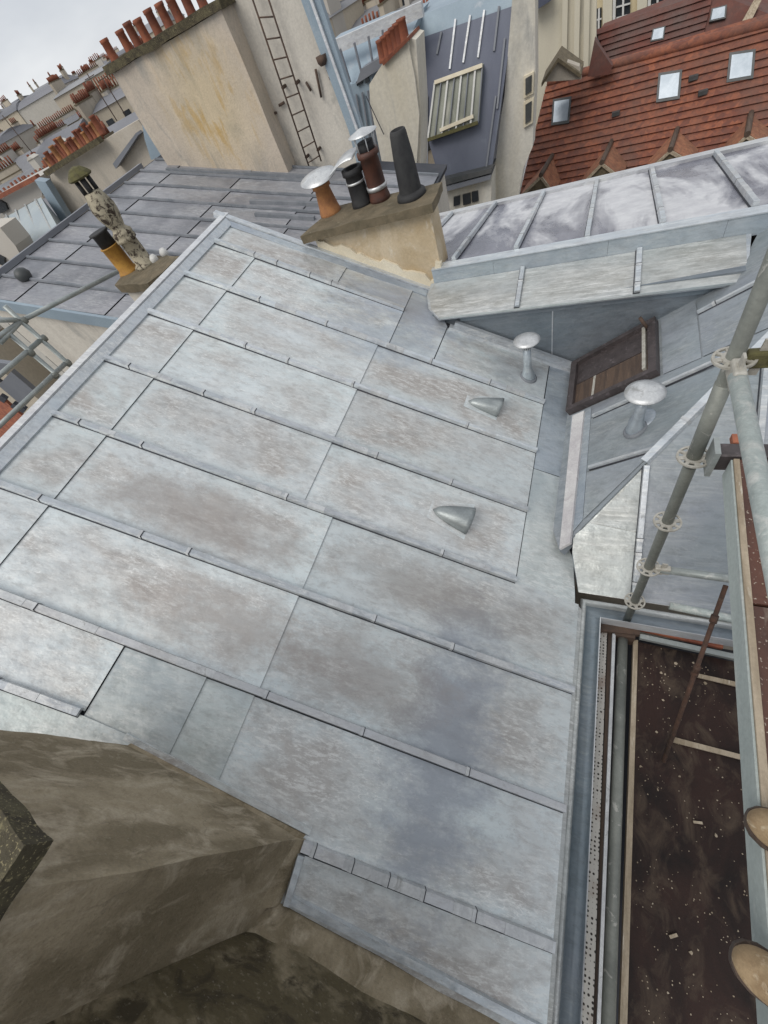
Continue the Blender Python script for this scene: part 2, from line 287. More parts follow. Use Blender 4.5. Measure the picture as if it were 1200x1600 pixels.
MT['ply'] = stained('ply', (0.036, 0.018, 0.014), (0.013, 0.008, 0.007), (0.085, 0.06, 0.042), scale=3.2, stretch=(1, 0.6, 1), rough=0.55, lo3=0.50, hi3=0.72, speck=((0.30, 0.26, 0.2), 140, 0.72), bmp=0.2)
MT['rail_grey'] = stained('rail_grey', (0.44, 0.49, 0.47), (0.36, 0.41, 0.40), (0.55, 0.57, 0.54), scale=4, stretch=(1, 0.3, 1), rough=0.6, metal=0.1, bmp=0.2)
MT['ply'].node_tree.nodes['Principled BSDF'].inputs['Specular IOR Level'].default_value = 0.2
MT['ply_red'] = stained('ply_red', (0.115, 0.045, 0.028), (0.06, 0.028, 0.02), (0.20, 0.15, 0.115), scale=5, stretch=(1, 0.4, 1), rough=0.6, speck=((0.45, 0.38, 0.31), 100, 0.64), bmp=0.3)
MT['wood'] = stained('wood', (0.46, 0.38, 0.28), (0.28, 0.22, 0.15), (0.60, 0.54, 0.44), scale=8, stretch=(2, 0.3, 2), rough=0.85, bmp=0.3)
MT['wood_dark'] = stained('wood_dark', (0.10, 0.065, 0.045), (0.06, 0.04, 0.03), (0.15, 0.10, 0.07), scale=10, stretch=(2, 0.2, 2), rough=0.6)
MT['brown_metal'] = stained('brown_metal', (0.085, 0.07, 0.07), (0.055, 0.045, 0.045), (0.16, 0.135, 0.14), scale=8, rough=0.45, metal=0.2)
MT['brick_wood'] = stained('brick_wood', (0.42, 0.15, 0.08), (0.25, 0.08, 0.05), scale=8, rough=0.85)
MT['suede'] = stained('suede', (0.36, 0.26, 0.15), (0.24, 0.16, 0.085), (0.48, 0.39, 0.27), scale=11, rough=0.85, bmp=0.3, bscale=200)
MT['sole'] = stained('sole', (0.03, 0.025, 0.02), (0.06, 0.045, 0.03), scale=10, rough=0.8)
MT['denim'] = stained('denim', (0.05, 0.06, 0.09), (0.035, 0.04, 0.06), scale=20, rough=0.9)
MT['ground'] = stained('ground', (0.10, 0.10, 0.10), (0.07, 0.07, 0.07), (0.14, 0.13, 0.12), scale=0.5, rough=0.9, rnd=False)
MT['hill'] = stained('hill', (0.20, 0.19, 0.16), (0.12, 0.13, 0.11), (0.25, 0.23, 0.2), scale=0.05, rough=0.95, rnd=False)
MT['glass_dark'] = stained('glass_dark', (0.02, 0.025, 0.03), (0.04, 0.045, 0.05), scale=1, rough=0.15, bmp=0)
MT['glass_sky'] = stained('glass_sky', (0.40, 0.45, 0.50), (0.32, 0.37, 0.42), scale=2.5, rough=0.3, metal=0.3, bmp=0)
MT['frame_white'] = stained('frame_white', (0.7, 0.69, 0.66), (0.6, 0.59, 0.56), rough=0.7)
MT['frame_dark'] = stained('frame_dark', (0.05, 0.055, 0.055), (0.08, 0.08, 0.08), rough=0.5)
MT['yellow_pale'] = stained('yellow_pale', (0.70, 0.65, 0.52), (0.62, 0.57, 0.45), (0.5, 0.48, 0.42), scale=0.4, stretch=(1, 1, 0.2), rough=0.9)
MT['yellow_wall'] = stained('yellow_wall', (0.66, 0.56, 0.36), (0.58, 0.48, 0.30), scale=0.5, rough=0.9)
MT['mansard'] = stained('mansard', (0.095, 0.105, 0.15), (0.14, 0.155, 0.20), (0.24, 0.27, 0.31), scale=0.6, stretch=(1, 1, 0.15), rough=0.4, metal=0.2, lo3=0.6, hi3=0.8, bmp=0.1)
MT['blue_zinc'] = stained('blue_zinc', (0.33, 0.41, 0.47), (0.27, 0.34, 0.40), (0.42, 0.46, 0.5), scale=0.7, rough=0.5, metal=0.2, bmp=0.1)
MT['lilac_zinc'] = stained('lilac_zinc', (0.22, 0.23, 0.255), (0.18, 0.19, 0.215), scale=0.7, rough=0.5, metal=0.2, bmp=0.1)
MT['old_glass'] = stained('old_glass', (0.33, 0.34, 0.28), (0.22, 0.23, 0.19), (0.42, 0.41, 0.35), scale=1.2, stretch=(1, 1, 0.3), rough=0.5)
MT['city_beige'] = stained('city_beige', (0.58, 0.51, 0.40), (0.46, 0.40, 0.31), (0.3, 0.28, 0.24), scale=0.12, rough=0.9, rmix=(0.75, 0.75, 0.78), bmp=0)
MT['city_white'] = stained('city_white', (0.60, 0.57, 0.51), (0.52, 0.48, 0.42), scale=0.12, rough=0.9, rmix=(0.8, 0.8, 0.82), bmp=0)
MT['city_roof'] = stained('city_roof', (0.22, 0.225, 0.235), (0.40, 0.40, 0.40), scale=0.2, rough=0.6, rmix=(0.5, 0.5, 0.55), bmp=0)
def bigwall():
    m, nt, b = base_mat('stained_render', 0.9); v, vr, r = vec_of(nt, False)
    c = mix(nt, ramp(nt, noise_node(nt, v, 1.0, 7, 0.6, (1, 1, 0.5), 0.6), 0.38, 0.66), (0.55, 0.47, 0.38), (0.44, 0.385, 0.32))
    c = mix(nt, mul(nt, ramp(nt, noise_node(nt, v, 1.7, 8, 0.65, (1, 1, 0.3), 1.0), 0.48, 0.62), 0.8), c, (0.30, 0.285, 0.255))
    c = mix(nt, mul(nt, ramp(nt, noise_node(nt, v, 2.3, 6, 0.6, (1, 1, 0.6), 0.4), 0.55, 0.72), 0.6), c, (0.66, 0.57, 0.45))
    mp2 = nt.nodes.new('ShaderNodeMapping'); mp2.inputs['Location'].default_value = (0.3, 0, -3.15 * 0.8); mp2.inputs['Scale'].default_value = (0.8, 0, 0.8)
    nt.links.new(v, mp2.inputs[0]); ln = nt.nodes.new('ShaderNodeVectorMath'); ln.operation = 'LENGTH'; nt.links.new(mp2.outputs[0], ln.inputs[0])
    near = ramp(nt, ln.outputs['Value'], 0.3, 1.15, True)
    c = mix(nt, mul(nt, near, 0.5), c, (0.56, 0.44, 0.24))
    c = mix(nt, mul(nt, near, mul(nt, ramp(nt, noise_node(nt, v, 3.4, 5, 0.6, (1.3, 1, 0.4), 0.3), 0.50, 0.62), 0.8)), c, (0.45, 0.29, 0.09))
    c = mix(nt, mul(nt, ramp(nt, noise_node(nt, v, 30, 6, 0.7), 0.45, 0.7), 0.25), c, (0.2, 0.17, 0.14))
    nt.links.new(c, b.inputs['Base Color']); bump(nt, b, noise_node(nt, v, 14, 7, 0.7), 0.4, 0.03); return m
MT['bigwall'] = bigwall()
MT['vent_zinc'] = stained('vent_zinc', (0.36, 0.39, 0.39), (0.26, 0.285, 0.29), (0.50, 0.51, 0.49), scale=7, stretch=(0.5, 1, 1), rough=0.42, metal=0.5, bmp=0.2)
# tile: rows come from geometry, single tiles from a brick pattern
def tile_mat(name, a, b_, c):
    m, nt, b = base_mat(name, 0.85); v, vr, r = vec_of(nt, False)
    t = nt.nodes.new('ShaderNodeTexVoronoi'); t.inputs['Scale'].default_value = 4.2; nt.links.new(v, t.inputs['Vector'])
    bw = nt.nodes.new('ShaderNodeSeparateColor'); nt.links.new(t.outputs['Color'], bw.inputs[0])
    col = mix(nt, bw.outputs[0], a, b_)
    col = mix(nt, ramp(nt, noise_node(nt, v, 0.6, 6, 0.6), 0.45, 0.7), col, c)
    col = mix(nt, mul(nt, ramp(nt, noise_node(nt, v, 9, 5, 0.6), 0.4, 0.7), 0.5), col, (0.07, 0.04, 0.035))
    nt.links.new(col, b.inputs['Base Color']); return m
MT['tiles'] = tile_mat('tiles', (0.29, 0.10, 0.052), (0.16, 0.055, 0.036), (0.15, 0.075, 0.055))
MT['tiles_orange'] = tile_mat('tiles_orange', (0.36, 0.16, 0.085), (0.25, 0.10, 0.055), (0.20, 0.10, 0.06))
MT['tiles_dark'] = tile_mat('tiles_dark', (0.15, 0.05, 0.035), (0.11, 0.04, 0.03), (0.12, 0.08, 0.07))
def perf_mat():
    m, nt, b = base_mat('perforated', 0.5, 0.4); v, vr, r = vec_of(nt, False)
    t = nt.nodes.new('ShaderNodeTexVoronoi'); t.inputs['Scale'].default_value = 42; t.inputs['Randomness'].default_value = 0.2; nt.links.new(v, t.inputs['Vector'])
    col = mix(nt, ramp(nt, t.outputs['Distance'], 0.30, 0.36, True), (0.48, 0.46, 0.42), (0.02, 0.015, 0.012))
    col = mix(nt, ramp(nt, noise_node(nt, v, 3, 6), 0.5, 0.65), col, mix(nt, 0.6, col, (0.16, 0.07, 0.03)))
    nt.links.new(col, b.inputs['Base Color']); return m
MT['perf'] = perf_mat()

# ------------------------------------------------------------------ setting: ground
g = MB(); g.face([Vector((x, y, GZ)) for x, y in ((-1500, -300), (1500, -300), (1500, 3000), (-1500, 3000))]); tag(g.obj('ground', MT['ground']), kind='structure')

# ================================================================== THE ZINC ROOFED BUILDING
bld = thing('zinc_roof_building', 'zinc roofed building whose wide grey standing seam roof fills the middle of the view', 'building', (-2, 1, GZ))
# body
b = MB()
b.hexa([Vector(p) for p in ((-4.0, -5, GZ), (0.04, -5, GZ), (0.04, -5, -3.6), (-4.0, -5, -1.40))], [Vector(p) for p in ((-4.0, 4.52, GZ), (0.04, 4.52, GZ), (0.04, 4.52, -3.6), (-4.0, 4.52, -1.40))])
b.box(0.0, 7, 1.62, 7.0, GZ, -3.62); b.box(-1.7, 7, 4.3, 7.0, -3.63, -2.95)
b.box(-4.2, 7, -9, -5.004, GZ, -2.6)
b.obj('wall', MT['render_beige'], bld)
VX = -0.139; HX, HY = 2.6, 4.87
def hipx(y): return (-0.217 + 0.573 * (y - 1.47)) / 0.666
# main slope deck, dark felt below the sheets
deck = MB(); deck.slab(MAIN, [(-4.02, -5), (0.10, -5), (0.10, 1.44), (0.05, 1.9), (VX + 0.04, 2.0), (VX, 4.14), (-1.44, 4.14), (-1.75, 4.56), (-4.02, 4.56)], -0.10, -0.012)
roof1 = deck.obj('roof_slope', MT['dark'], bld)
def sheet(pl, poly, mat, parent, down=(1, 0), lift=0.010, th=0.003, g=0.004, lip=True):
    """one zinc sheet: its downslope edge rides over the next one"""
    xs = [p[0] * down[0] + p[1] * down[1] for p in poly]; lo, hi = min(xs), max(xs)
    m = MB(); n = len(poly)
    hs = [lift * (x - lo) / max(hi - lo, 1e-6) for x in xs]
    # grid subdivide for slight oil canning when the sheet is a quad
    top = [pl.p(x, y, h + th) for (x, y), h in zip(poly, hs)]; bot = [pl.p(x, y, h) for (x, y), h in zip(poly, hs)]
    m.hexa(bot, top)
    o = m.obj('zinc_sheet', mat, parent); return o
def batten(pl, a, b, parent, mat, w=0.042, h=0.036, top=0.8, clips=4, cm='clip', name='batten_cap', seed=0):
    m = MB(); p0 = pl.p(*a); p1 = pl.p(*b); sh_ = Vector((0, -0.006, 0)) if abs(a[0] - b[0]) > abs(a[1] - b[1]) else Vector((-0.004, 0, 0)); m.bar(p0 + sh_, p1 + sh_, pl.n, w * 1.12, 0.0135, 0.85, 0.001, mi=2); m.bar(p0, p1, pl.n, w, h - 0.008, top, 0.014)  # near-black bar under the cap, offset sideways, paints in its shadow line
    rs = random.Random(seed); Lg = (p1 - p0).length; d = (p1 - p0).normalized()
    if clips:
        step = (Lg - 0.45) / clips if Lg > 1 else (Lg - 0.1) / clips
        for i in range(clips):
            c = p0 + d * (step * (i + 0.25 + 0.5 * rs.random()))
            if rs.random() < 0.75:
                m.bar(c, c + d * 0.022, pl.n, w * 1.12, h - 0.002, top, 0.012, mi=1)
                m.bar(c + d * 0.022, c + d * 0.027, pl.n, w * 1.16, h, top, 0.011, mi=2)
            if Lg > 1 and rs.random() < 0.5:     # a soldered joint between two cap lengths
                m.bar(c + d * 0.2, c + d * (0.2 + 0.10 + 0.2 * rs.random()), pl.n, w * 1.05, h - 0.0055, top, 0.0135, mi=1)
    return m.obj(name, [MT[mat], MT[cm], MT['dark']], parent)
# battens of the main slope measured on the picture, as (y at left, y at right)
XR = -3.89
def ypx(u, v): p = MAIN.hit(u, v); return p.x, p.y
yB = [4.07, 3.425, 2.76, 2.07, 1.385, 0.70, 0.0]
ends = [-1.90, -0.365, -0.365, -0.365, -0.365, 0.115, 0.115]
caps = ['cap'] * 5 + ['cap', 'cap_light']
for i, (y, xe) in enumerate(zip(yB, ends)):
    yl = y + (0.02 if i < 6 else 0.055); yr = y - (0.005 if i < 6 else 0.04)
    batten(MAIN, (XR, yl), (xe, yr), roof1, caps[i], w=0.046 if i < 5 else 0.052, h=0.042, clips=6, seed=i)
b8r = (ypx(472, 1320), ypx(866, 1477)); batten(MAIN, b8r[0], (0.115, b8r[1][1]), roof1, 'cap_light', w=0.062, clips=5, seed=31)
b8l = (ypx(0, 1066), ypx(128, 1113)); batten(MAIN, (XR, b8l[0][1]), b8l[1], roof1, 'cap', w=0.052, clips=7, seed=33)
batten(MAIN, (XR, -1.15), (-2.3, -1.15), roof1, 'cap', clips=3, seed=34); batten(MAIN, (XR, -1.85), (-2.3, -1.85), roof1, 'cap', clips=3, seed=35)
def bl(i, x):     # batten i: how its line drifts across the slope
    if i == -1: return 4.52
    if i == 7: return b8r[0][1] + (x - b8r[0][0]) * (b8r[1][1] - b8r[0][1]) / (b8r[1][0] - b8r[0][0]) if x > -2.3 else b8l[1][1] + (x - b8l[1][0]) * (b8l[0][1] - b8l[1][1]) / (b8l[0][0] - b8l[1][0])
    if i > 7: return -1.15 - 0.7 * (i - 8)
    y = yB[i]; xe = ends[i]; yl = y + (0.02 if i < 6 else 0.055); yr = y - (0.005 if i < 6 else 0.04)
    return yl + (yr - yl) * (x - XR) / (xe - XR)
def bay(i, xs, mats):     # sheets between batten i-1 (upper) and batten i
    for a, b_, mt in zip(xs, xs[1:], mats):
        sheet(MAIN, [(a, bl(i, a) + 0.012), (b_, bl(i, b_) + 0.012), (b_, bl(i - 1, b_) - 0.012), (a, bl(i - 1, a) - 0.012)], MT[mt], roof1)
bay(0, [XR, -2.62, -1.90], ['zinc', 'zinc_wet'])
bay(1, [XR, -3.46, -1.90], ['zinc', 'zinc_wet'])
sheet(MAIN, [(-1.896, 3.437), (-1.46, 3.437), (-1.44, 4.05), (-1.70, 4.52), (-1.896, 4.52)], MT['zinc'], roof1)
sheet(MAIN, [(-1.452, 3.437), (-0.37, 3.437), (-0.37, 4.03), (-1.432, 4.05)], MT['zinc'], roof1)
bay(2, [XR, -3.47, -1.985, -0.366], ['zinc', 'zinc', 'zinc'])
bay(3, [XR, -3.475, -1.985, -0.366], ['zinc', 'zinc', 'zinc'])
bay(4, [XR, -3.475, -1.985, -0.366], ['zinc', 'zinc', 'zinc'])
bay(5, [XR, -3.475, -1.75, 0.115], ['zinc', 'zinc', 'zinc_wet'])
bay(6, [XR, -3.475, -1.755, 0.115], ['zinc', 'zinc', 'zinc_wet'])
bay(7, [XR, -2.57], ['zinc'])
for a, c, mt in ((-2.565, -2.06, 'zinc_green'), (-2.06, -1.765, 'zinc_green')): sheet(MAIN, [(a, -0.72), (c, -0.72), (c, bl(6, c) - 0.012), (a, bl(6, a) - 0.012)], MT[mt], roof1)
sheet(MAIN, [(-1.765, bl(7, -1.765) + 0.012), (0.115, bl(7, 0.115) + 0.012), (0.115, bl(6, 0.115) - 0.012), (-1.765, bl(6, -1.765) - 0.012)], MT['zinc_wet'], roof1)
sheet(MAIN, [(XR, -1.14), (-2.25, -1.14), (-2.25, -0.45), (-2.57, bl(7, -2.57) - .012), (XR, bl(7, XR) - .012)], MT['zinc_green'], roof1)
bay(9, [XR, -2.25], ['zinc']); bay(10, [XR, -2.25], ['zinc'])
sheet(MAIN, [(-1.28, -1.14), (0.115, -1.14), (0.115, bl(7, 0.115) - 0.012), (-1.28, bl(7, -1.28) - 0.012)], MT['zinc'], roof1)
# ridge capping
m = MB()
m.bar(Vector((-3.99, -5, MAIN.z(-3.99, 0))), Vector((-3.99, 4.60, MAIN.z(-3.99, 0))), (0.25, 0, 1), 0.085, 0.07, 0.9, -0.02)
m.obj('ridge_cap', MT['cap_light'], roof1)
m = MB()
m.hexa([MAIN.p(-3.955, -4.9, 0.05), MAIN.p(-3.885, -4.9, 0.02), MAIN.p(-3.885, -4.9, 0.004), MAIN.p(-3.955, -4.9, 0.0)], [MAIN.p(-3.955, 4.5, 0.05), MAIN.p(-3.885, 4.5, 0.02), MAIN.p(-3.885, 4.5, 0.004), MAIN.p(-3.955, 4.5, 0.0)])
m.obj('ridge_upstand', MT['cap'], roof1)
m = MB(); m.bar(MAIN.p(-4.1, 4.545), MAIN.p(-1.72, 4.545), MAIN.n, 0.075, 0.05, 0.85, 0.002); m.obj('verge_flashing', MT['cap'], roof1)
m = MB(); m.hexa([MAIN.p(-4.0, 4.50, 0.03), MAIN.p(-1.75, 4.50, 0.03), MAIN.p(-1.75, 4.44, 0.008), MAIN.p(-4.0, 4.44, 0.008)], [MAIN.p(-4.0, 4.50, 0.034), MAIN.p(-1.75, 4.50, 0.034), MAIN.p(-1.75, 4.44, 0.012), MAIN.p(-4.0, 4.44, 0.012)]); m.obj('verge_apron', MT['zinc_blue'], roof1)
# valley strip
sheet(MAIN, [(-0.357, 1.325), (0.09, 1.325), (0.08, 1.46), (0.045, 1.75), (VX + 0.06, 2.02), (VX + 0.02, 2.55), (-0.357, 2.55)], MT['zinc_green'], roof1)
sheet(MAIN, [(-0.357, 2.556), (VX + 0.02, 2.556), (VX + 0.02, 4.02), (-0.357, 4.02)], MT['zinc_blue'], roof1)
m = MB(); m.bar(MAIN.p(-1.42, 4.055), MAIN.p(VX, 4.055), MAIN.n, 0.09, 0.03, 0.7, 0.003); m.bar(MAIN.p(-1.38, 4.09), MAIN.p(VX, 4.09), MAIN.n, 0.05, 0.075, 0.9, 0.003); m.obj('wall_flashing', MT['cap'], roof1)
# eaves strip along the bottom edge
m = MB(); m.slab(MAIN, [(0.117, -5), (0.15, -5), (0.15, 1.33), (0.117, 1.36)], -0.02, 0.004); m.obj('eaves_strip', MT['zinc_light'], roof1)

# roof vents on the main slope
def cone_vent(tip, ma, mb, mat):
    T, A, B_ = (MAIN.hit(*tip), MAIN.hit(*ma), MAIN.hit(*mb)); m = MB(); n = 14; ns = 8; rings = []
    for j in range(ns + 1):
        t = j / ns; s = t ** 0.55 if j else 0.02
        a = T.lerp(A, t); b_ = T.lerp(B_, t); mid0 = T.lerp((A + B_) / 2, t); hw = (B_ - A) / 2 * s
        ring = [m.bm.verts.new(mid0 + hw * -math.cos(math.pi * i / n) + MAIN.n * (hw.length * 0.95 * math.sin(math.pi * i / n) + 0.012)) for i in range(n + 1)]
        rings.append(ring)
    for r0, r1 in zip(rings, rings[1:]):
        for i in range(n):
            f = m.bm.faces.new((r0[i], r0[i + 1], r1[i + 1], r1[i])); f.smooth = True
    o = m.obj('vent_cowl', MT[mat], roof1); s = o.modifiers.new('s', 'SOLIDIFY'); s.thickness = 0.004; s.offset = 0
    m = MB(); f = [MAIN.p(0, 0)]
    ax = ((A + B_) / 2 - T).normalized(); c = (A + B_) / 2 - ax * 0.02
    m.bm.faces.new([m.bm.verts.new(c + ((B_ - A) / 2) * 0.95 * -math.cos(math.pi * i / n) + MAIN.n * ((B_ - A).length / 2 * 0.9 * math.sin(math.pi * i / n) + 0.012)) for i in range(n + 1)])
    o2 = m.obj('vent_mesh', MT['dark'], roof1)
    m = MB(); q = 0.03; m.hexa([T - ax * q + (A - B_) * .35 + MAIN.n * .011, A + (A - B_) * .2 + MAIN.n * .011, B_ - (A - B_) * .2 + MAIN.n * .011, T - ax * q - (A - B_) * .35 + MAIN.n * .011], [T - ax * q + (A - B_) * .35 + MAIN.n * .013, A + (A - B_) * .2 + MAIN.n * .013, B_ - (A - B_) * .2 + MAIN.n * .013, T - ax * q - (A - B_) * .35 + MAIN.n * .013])
    m.obj('vent_flange', MT['zinc'], roof1)
cone_vent((676, 797), (739, 797), (727, 836), 'vent_zinc')
cone_vent((731, 628), (783, 628), (776, 653), 'vent_zinc')
def mushroom(base, h, r, parent, capm='clip'):
    m = MB(); m.lathe(base, [(0.098, -0.02), (0.096, 0.016), (0.078, 0.028)], axis=(MAIN if parent == roof1 else RA).n); m.obj('vent_collar', MT['cap_dark'], parent)
    m = MB(); m.lathe(base, [(0.075, -0.03), (0.073, 0.02), (0.045, 0.12), (0.04, 0.14), (0.04, h - 0.09)]); m.obj('vent_pipe', MT['zinc_blue'], parent)
    m = MB(); m.lathe(base, [(0.032, h - 0.10), (0.032, h - 0.01)]); m.obj('vent_throat', MT['dark'], parent)
    m = MB()
    for i in range(14):
        a = 2 * math.pi * i / 14; c = base + Vector((math.cos(a) * 0.042, math.sin(a) * 0.042, 0)); m.bar(c + Vector((0, 0, h - 0.10)), c + Vector((0, 0, h - 0.01)), (math.cos(a), math.sin(a), 0), 0.008, 0.003)
    m.lathe(base, [(r, h - 0.012), (r, h - 0.004), (r * 0.75, h + 0.012), (r * 0.35, h + 0.028), (0.0, h + 0.038)], n=32)
    m.obj('vent_cap', MT[capm], parent)
mushroom(MAIN.hit(825, 590), 0.47, 0.128, roof1)
# ---------------------------------------------------------------- slope A (falls to the valley)
m = MB(); m.slab(RA, [(VX - 0.02, 2.05), (-0.06, 1.74), (0.03, 1.86), (HX, HY), (1.32, 4.80), (1.12, 4.14), (VX - 0.02, 4.14)], -0.08, -0.004)
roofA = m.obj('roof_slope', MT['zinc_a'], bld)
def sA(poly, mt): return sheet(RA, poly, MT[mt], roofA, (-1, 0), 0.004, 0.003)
ya = [1.72, 2.50, 3.17, 3.90]
def px_hip(y): return hipx(y)
sA([(0.10, hipx(1.97) * 0 + 2.0), (hipx(2.47), 2.49), (0.10, 2.49)], 'zinc_a')
sA([(0.10, 2.51), (hipx(2.51) - 0.02, 2.51), (hipx(3.15) - 0.02, 3.15), (0.10, 3.15)], 'zinc_a')
sA([(0.10, 3.17), (hipx(3.17) - 0.02, 3.17), (hipx(3.32), 3.32), (0.10, 3.32)], 'zinc_a')
sA([(0.62, 3.33), (hipx(3.33) - 0.02, 3.33), (hipx(3.88) - 0.02, 3.88), (0.86, 3.88), (0.84, 3.33)][0:1] + [(0.85, 3.33), (0.85, 4.11), (0.62, 4.11)], 'zinc_a')
sA([(0.86, 3.33), (hipx(3.33) - 0.02, 3.33), (hipx(3.88) - 0.02, 3.88), (0.86, 3.88)], 'zinc_a')
sA([(0.86, 3.91), (hipx(3.91) - 0.02, 3.91), (HX - 0.05, HY - 0.03), (1.33, 4.78), (1.08, 4.11), (0.86, 4.11)], 'zinc_a')
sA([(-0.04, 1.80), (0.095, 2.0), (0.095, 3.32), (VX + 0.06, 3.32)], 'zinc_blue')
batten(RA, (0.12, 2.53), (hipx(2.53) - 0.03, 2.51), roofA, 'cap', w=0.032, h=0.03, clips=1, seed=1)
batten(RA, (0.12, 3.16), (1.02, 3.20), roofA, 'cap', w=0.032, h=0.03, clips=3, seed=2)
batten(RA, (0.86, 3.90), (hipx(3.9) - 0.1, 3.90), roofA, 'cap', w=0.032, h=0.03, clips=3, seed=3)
# white weathered board on the valley edge
m = MB(); m.slab(RA, [(-0.045, 1.74), (0.03, 1.78), (0.045, 3.28), (-0.055, 3.28)], 0.004, 0.03); m.obj('valley_board', MT['white_lead'], roofA)
# brown roof hatch
hp = [(-0.10, 3.36), (0.58, 3.34), (0.58, 4.10), (-0.10, 4.10)]
m = MB()
def ring(pl, x0, x1, y0, y1, wd, h0, h1, m, mi=0):
    m.slab(pl, [(x0, y0), (x1, y0), (x1, y0 + wd), (x0, y0 + wd)], h0, h1, mi); m.slab(pl, [(x0, y1 - wd), (x1, y1 - wd), (x1, y1), (x0, y1)], h0, h1, mi)
    m.slab(pl, [(x0, y0 + wd), (x0 + wd, y0 + wd), (x0 + wd, y1 - wd), (x0, y1 - wd)], h0, h1 - 0.002, mi); m.slab(pl, [(x1 - wd, y0 + wd), (x1, y0 + wd), (x1, y1 - wd), (x1 - wd, y1 - wd)], h0, h1 - 0.002, mi)
ring(RA, -0.10, 0.60, 3.34, 4.10, 0.055, 0.0, 0.075, m)
hatch = m.obj('roof_hatch', MT['brown_metal'], roofA)
m = MB(); m.slab(RA, [(-0.045, 3.395), (0.545, 3.395), (0.545, 3.72), (-0.045, 3.72)], 0.02, 0.034); m.obj('hatch_board', MT['wood_dark'], roofA)
m = MB(); m.slab(RA, [(-0.045, 3.735), (0.545, 3.735), (0.545, 4.045), (-0.045, 4.045)], 0.022, 0.03); m.obj('hatch_pane', MT['brown_metal'], roofA)
m = MB(); m.slab(RA, [(0.50, 3.45), (0.525, 3.45), (0.525, 4.08), (0.50, 4.08)], 0.036, 0.062, 0); m.obj('hatch_bar', MT['rosette'], roofA); m = MB(); m.slab(RA, [(0.10, 3.40), (0.12, 3.40), (0.13, 3.72), (0.11, 3.72)], 0.0345, 0.037); m.obj('hatch_stay', MT['rosette'], roofA)
m = MB(); m.tube(RA.p(0.54, 4.0, 0.03), RA.p(0.54, 4.0, 0.20), 0.015); m.obj('hatch_bolt', MT['iron'], roofA)
q = RA.hit(993, 672); mushroom(q, 0.42, 0.14, roofA)
m = MB(); m.lathe(RA.hit(1003, 655) , [(0.11, 0.003), (0.11, 0.008), (0.085, 0.012), (0.0, 0.013)], axis=RA.n, n=28); m.obj('vent_flange', MT['zinc_blue'], roofA)
# hip capping
m = MB(); hp0 = RA.p(hipx(1.80), 1.80); hp1 = RA.p(hipx(4.7), 4.7); n2 = (RA.n + RB.n).normalized()
hA = RA.p(hipx(2.42), 2.42); m.bar(hA, hp1, n2, 0.07, 0.04, 0.75, -0.004); 
for t in (0.12, 0.22, 0.4): c = hA.lerp(hp1, t); d = (hp1 - hA).normalized(); m.bar(c, c + d * 0.025, n2, 0.078, 0.047, 0.75, -0.006, mi=1)
m.obj('hip_cap', [MT['cap'], MT['clip']], roofA)
# ---------------------------------------------------------------- slope B (falls to the courtyard gutter)
m = MB(); m.slab(RB, [(0.115, 1.47), (7, 1.47), (7, HY), (HX, HY), (0.035, 1.885), (0.04, 1.75)], -0.03, -0.004)
roofB = m.obj('roof_slope', MT['zinc_light'], bld)
def sB(poly, mt): return sheet(RB, poly, MT[mt], roofB, (0, -1), 0.004, 0.003)
sB([(0.112, 1.475), (0.49, 1.475), (0.49, 1.93), (0.15, 1.97), (0.05, 1.88), (0.044, 1.76)], 'zinc_mid')
m = MB(); UP = [RB.p(0.112, 1.478, -0.006), RB.p(0.041, 1.755, -0.006), RB.p(0.038, 1.88, -0.006)]
for q, r_ in zip(UP, UP[1:]): m.hexa([q, r_, Vector((r_.x, r_.y, MAIN.z(r_.x, 0) - 0.01)), Vector((q.x, q.y, MAIN.z(q.x, 0) - 0.01))], [p_ + Vector((0.01, 0.003, 0)) for p_ in (q, r_, Vector((r_.x, r_.y, MAIN.z(r_.x, 0) - 0.01)), Vector((q.x, q.y, MAIN.z(q.x, 0) - 0.01)))])
m.obj('upstand', MT['zinc_blue'], roofB)
sB([(0.155, 1.975), (0.49, 1.94), (0.49, 2.36)], 'zinc_mid')
xb = [0.51, 1.18, 1.85, 2.52, 3.2, 3.9, 4.6, 5.3, 6.0, 6.98]
def hipy(x): return 1.47 + (0.666 * x + 0.217) / 0.573
for a, c in zip(xb, xb[1:]):
    ty0, ty1 = min(hipy(a), HY - 0.02), min(hipy(c), HY - 0.02)
    if a == 0.51: sB([(a, 1.475), (c - 0.01, 1.475), (c - 0.01, ty1 - 0.03), (a, ty0 - 0.03)], 'zinc_a')
    else: sB([(a, 1.475), (c - 0.01, 1.475), (c - 0.01, ty1 - 0.03), (a, ty0 - 0.03)], 'zinc_a')
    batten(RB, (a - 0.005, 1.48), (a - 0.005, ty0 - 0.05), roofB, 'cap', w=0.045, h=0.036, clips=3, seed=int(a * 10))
# ---------------------------------------------------------------- upper wall, its little eave roof, coping
m = MB(); m.hexa([Vector(p) for p in ((-1.62, 4.14, -2.52), (-1.44, 4.14, MAIN.z(-1.44, 0) - 0.05), (-0.13, 4.14, -3.42), (1.16, 4.14, RA.z(1.16, 0) - 0.05), (1.16, 4.14, -2.46))],
                 [Vector(p) for p in ((-1.62, 4.30, -2.52), (-1.44, 4.30, MAIN.z(-1.44, 0) - 0.05), (-0.13, 4.30, -3.42), (1.16, 4.30, RA.z(1.16, 0) - 0.05), (1.16, 4.30, -2.46))])
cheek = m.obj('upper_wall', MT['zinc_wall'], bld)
m = MB(); m.box(-0.352, -0.34, 4.134, 4.14, -3.2, -2.55); m.obj('wall_seam', MT['cap'], cheek)
m = MB(); m.box(-1.30, 1.0, 4.128, 4.14, -2.62, -2.535); m.obj('wall_strip', MT['zinc_wall'], cheek)
EV = Plane(-2.50 - 0.25 * 4.06, 0, 0.25)
m = MB()
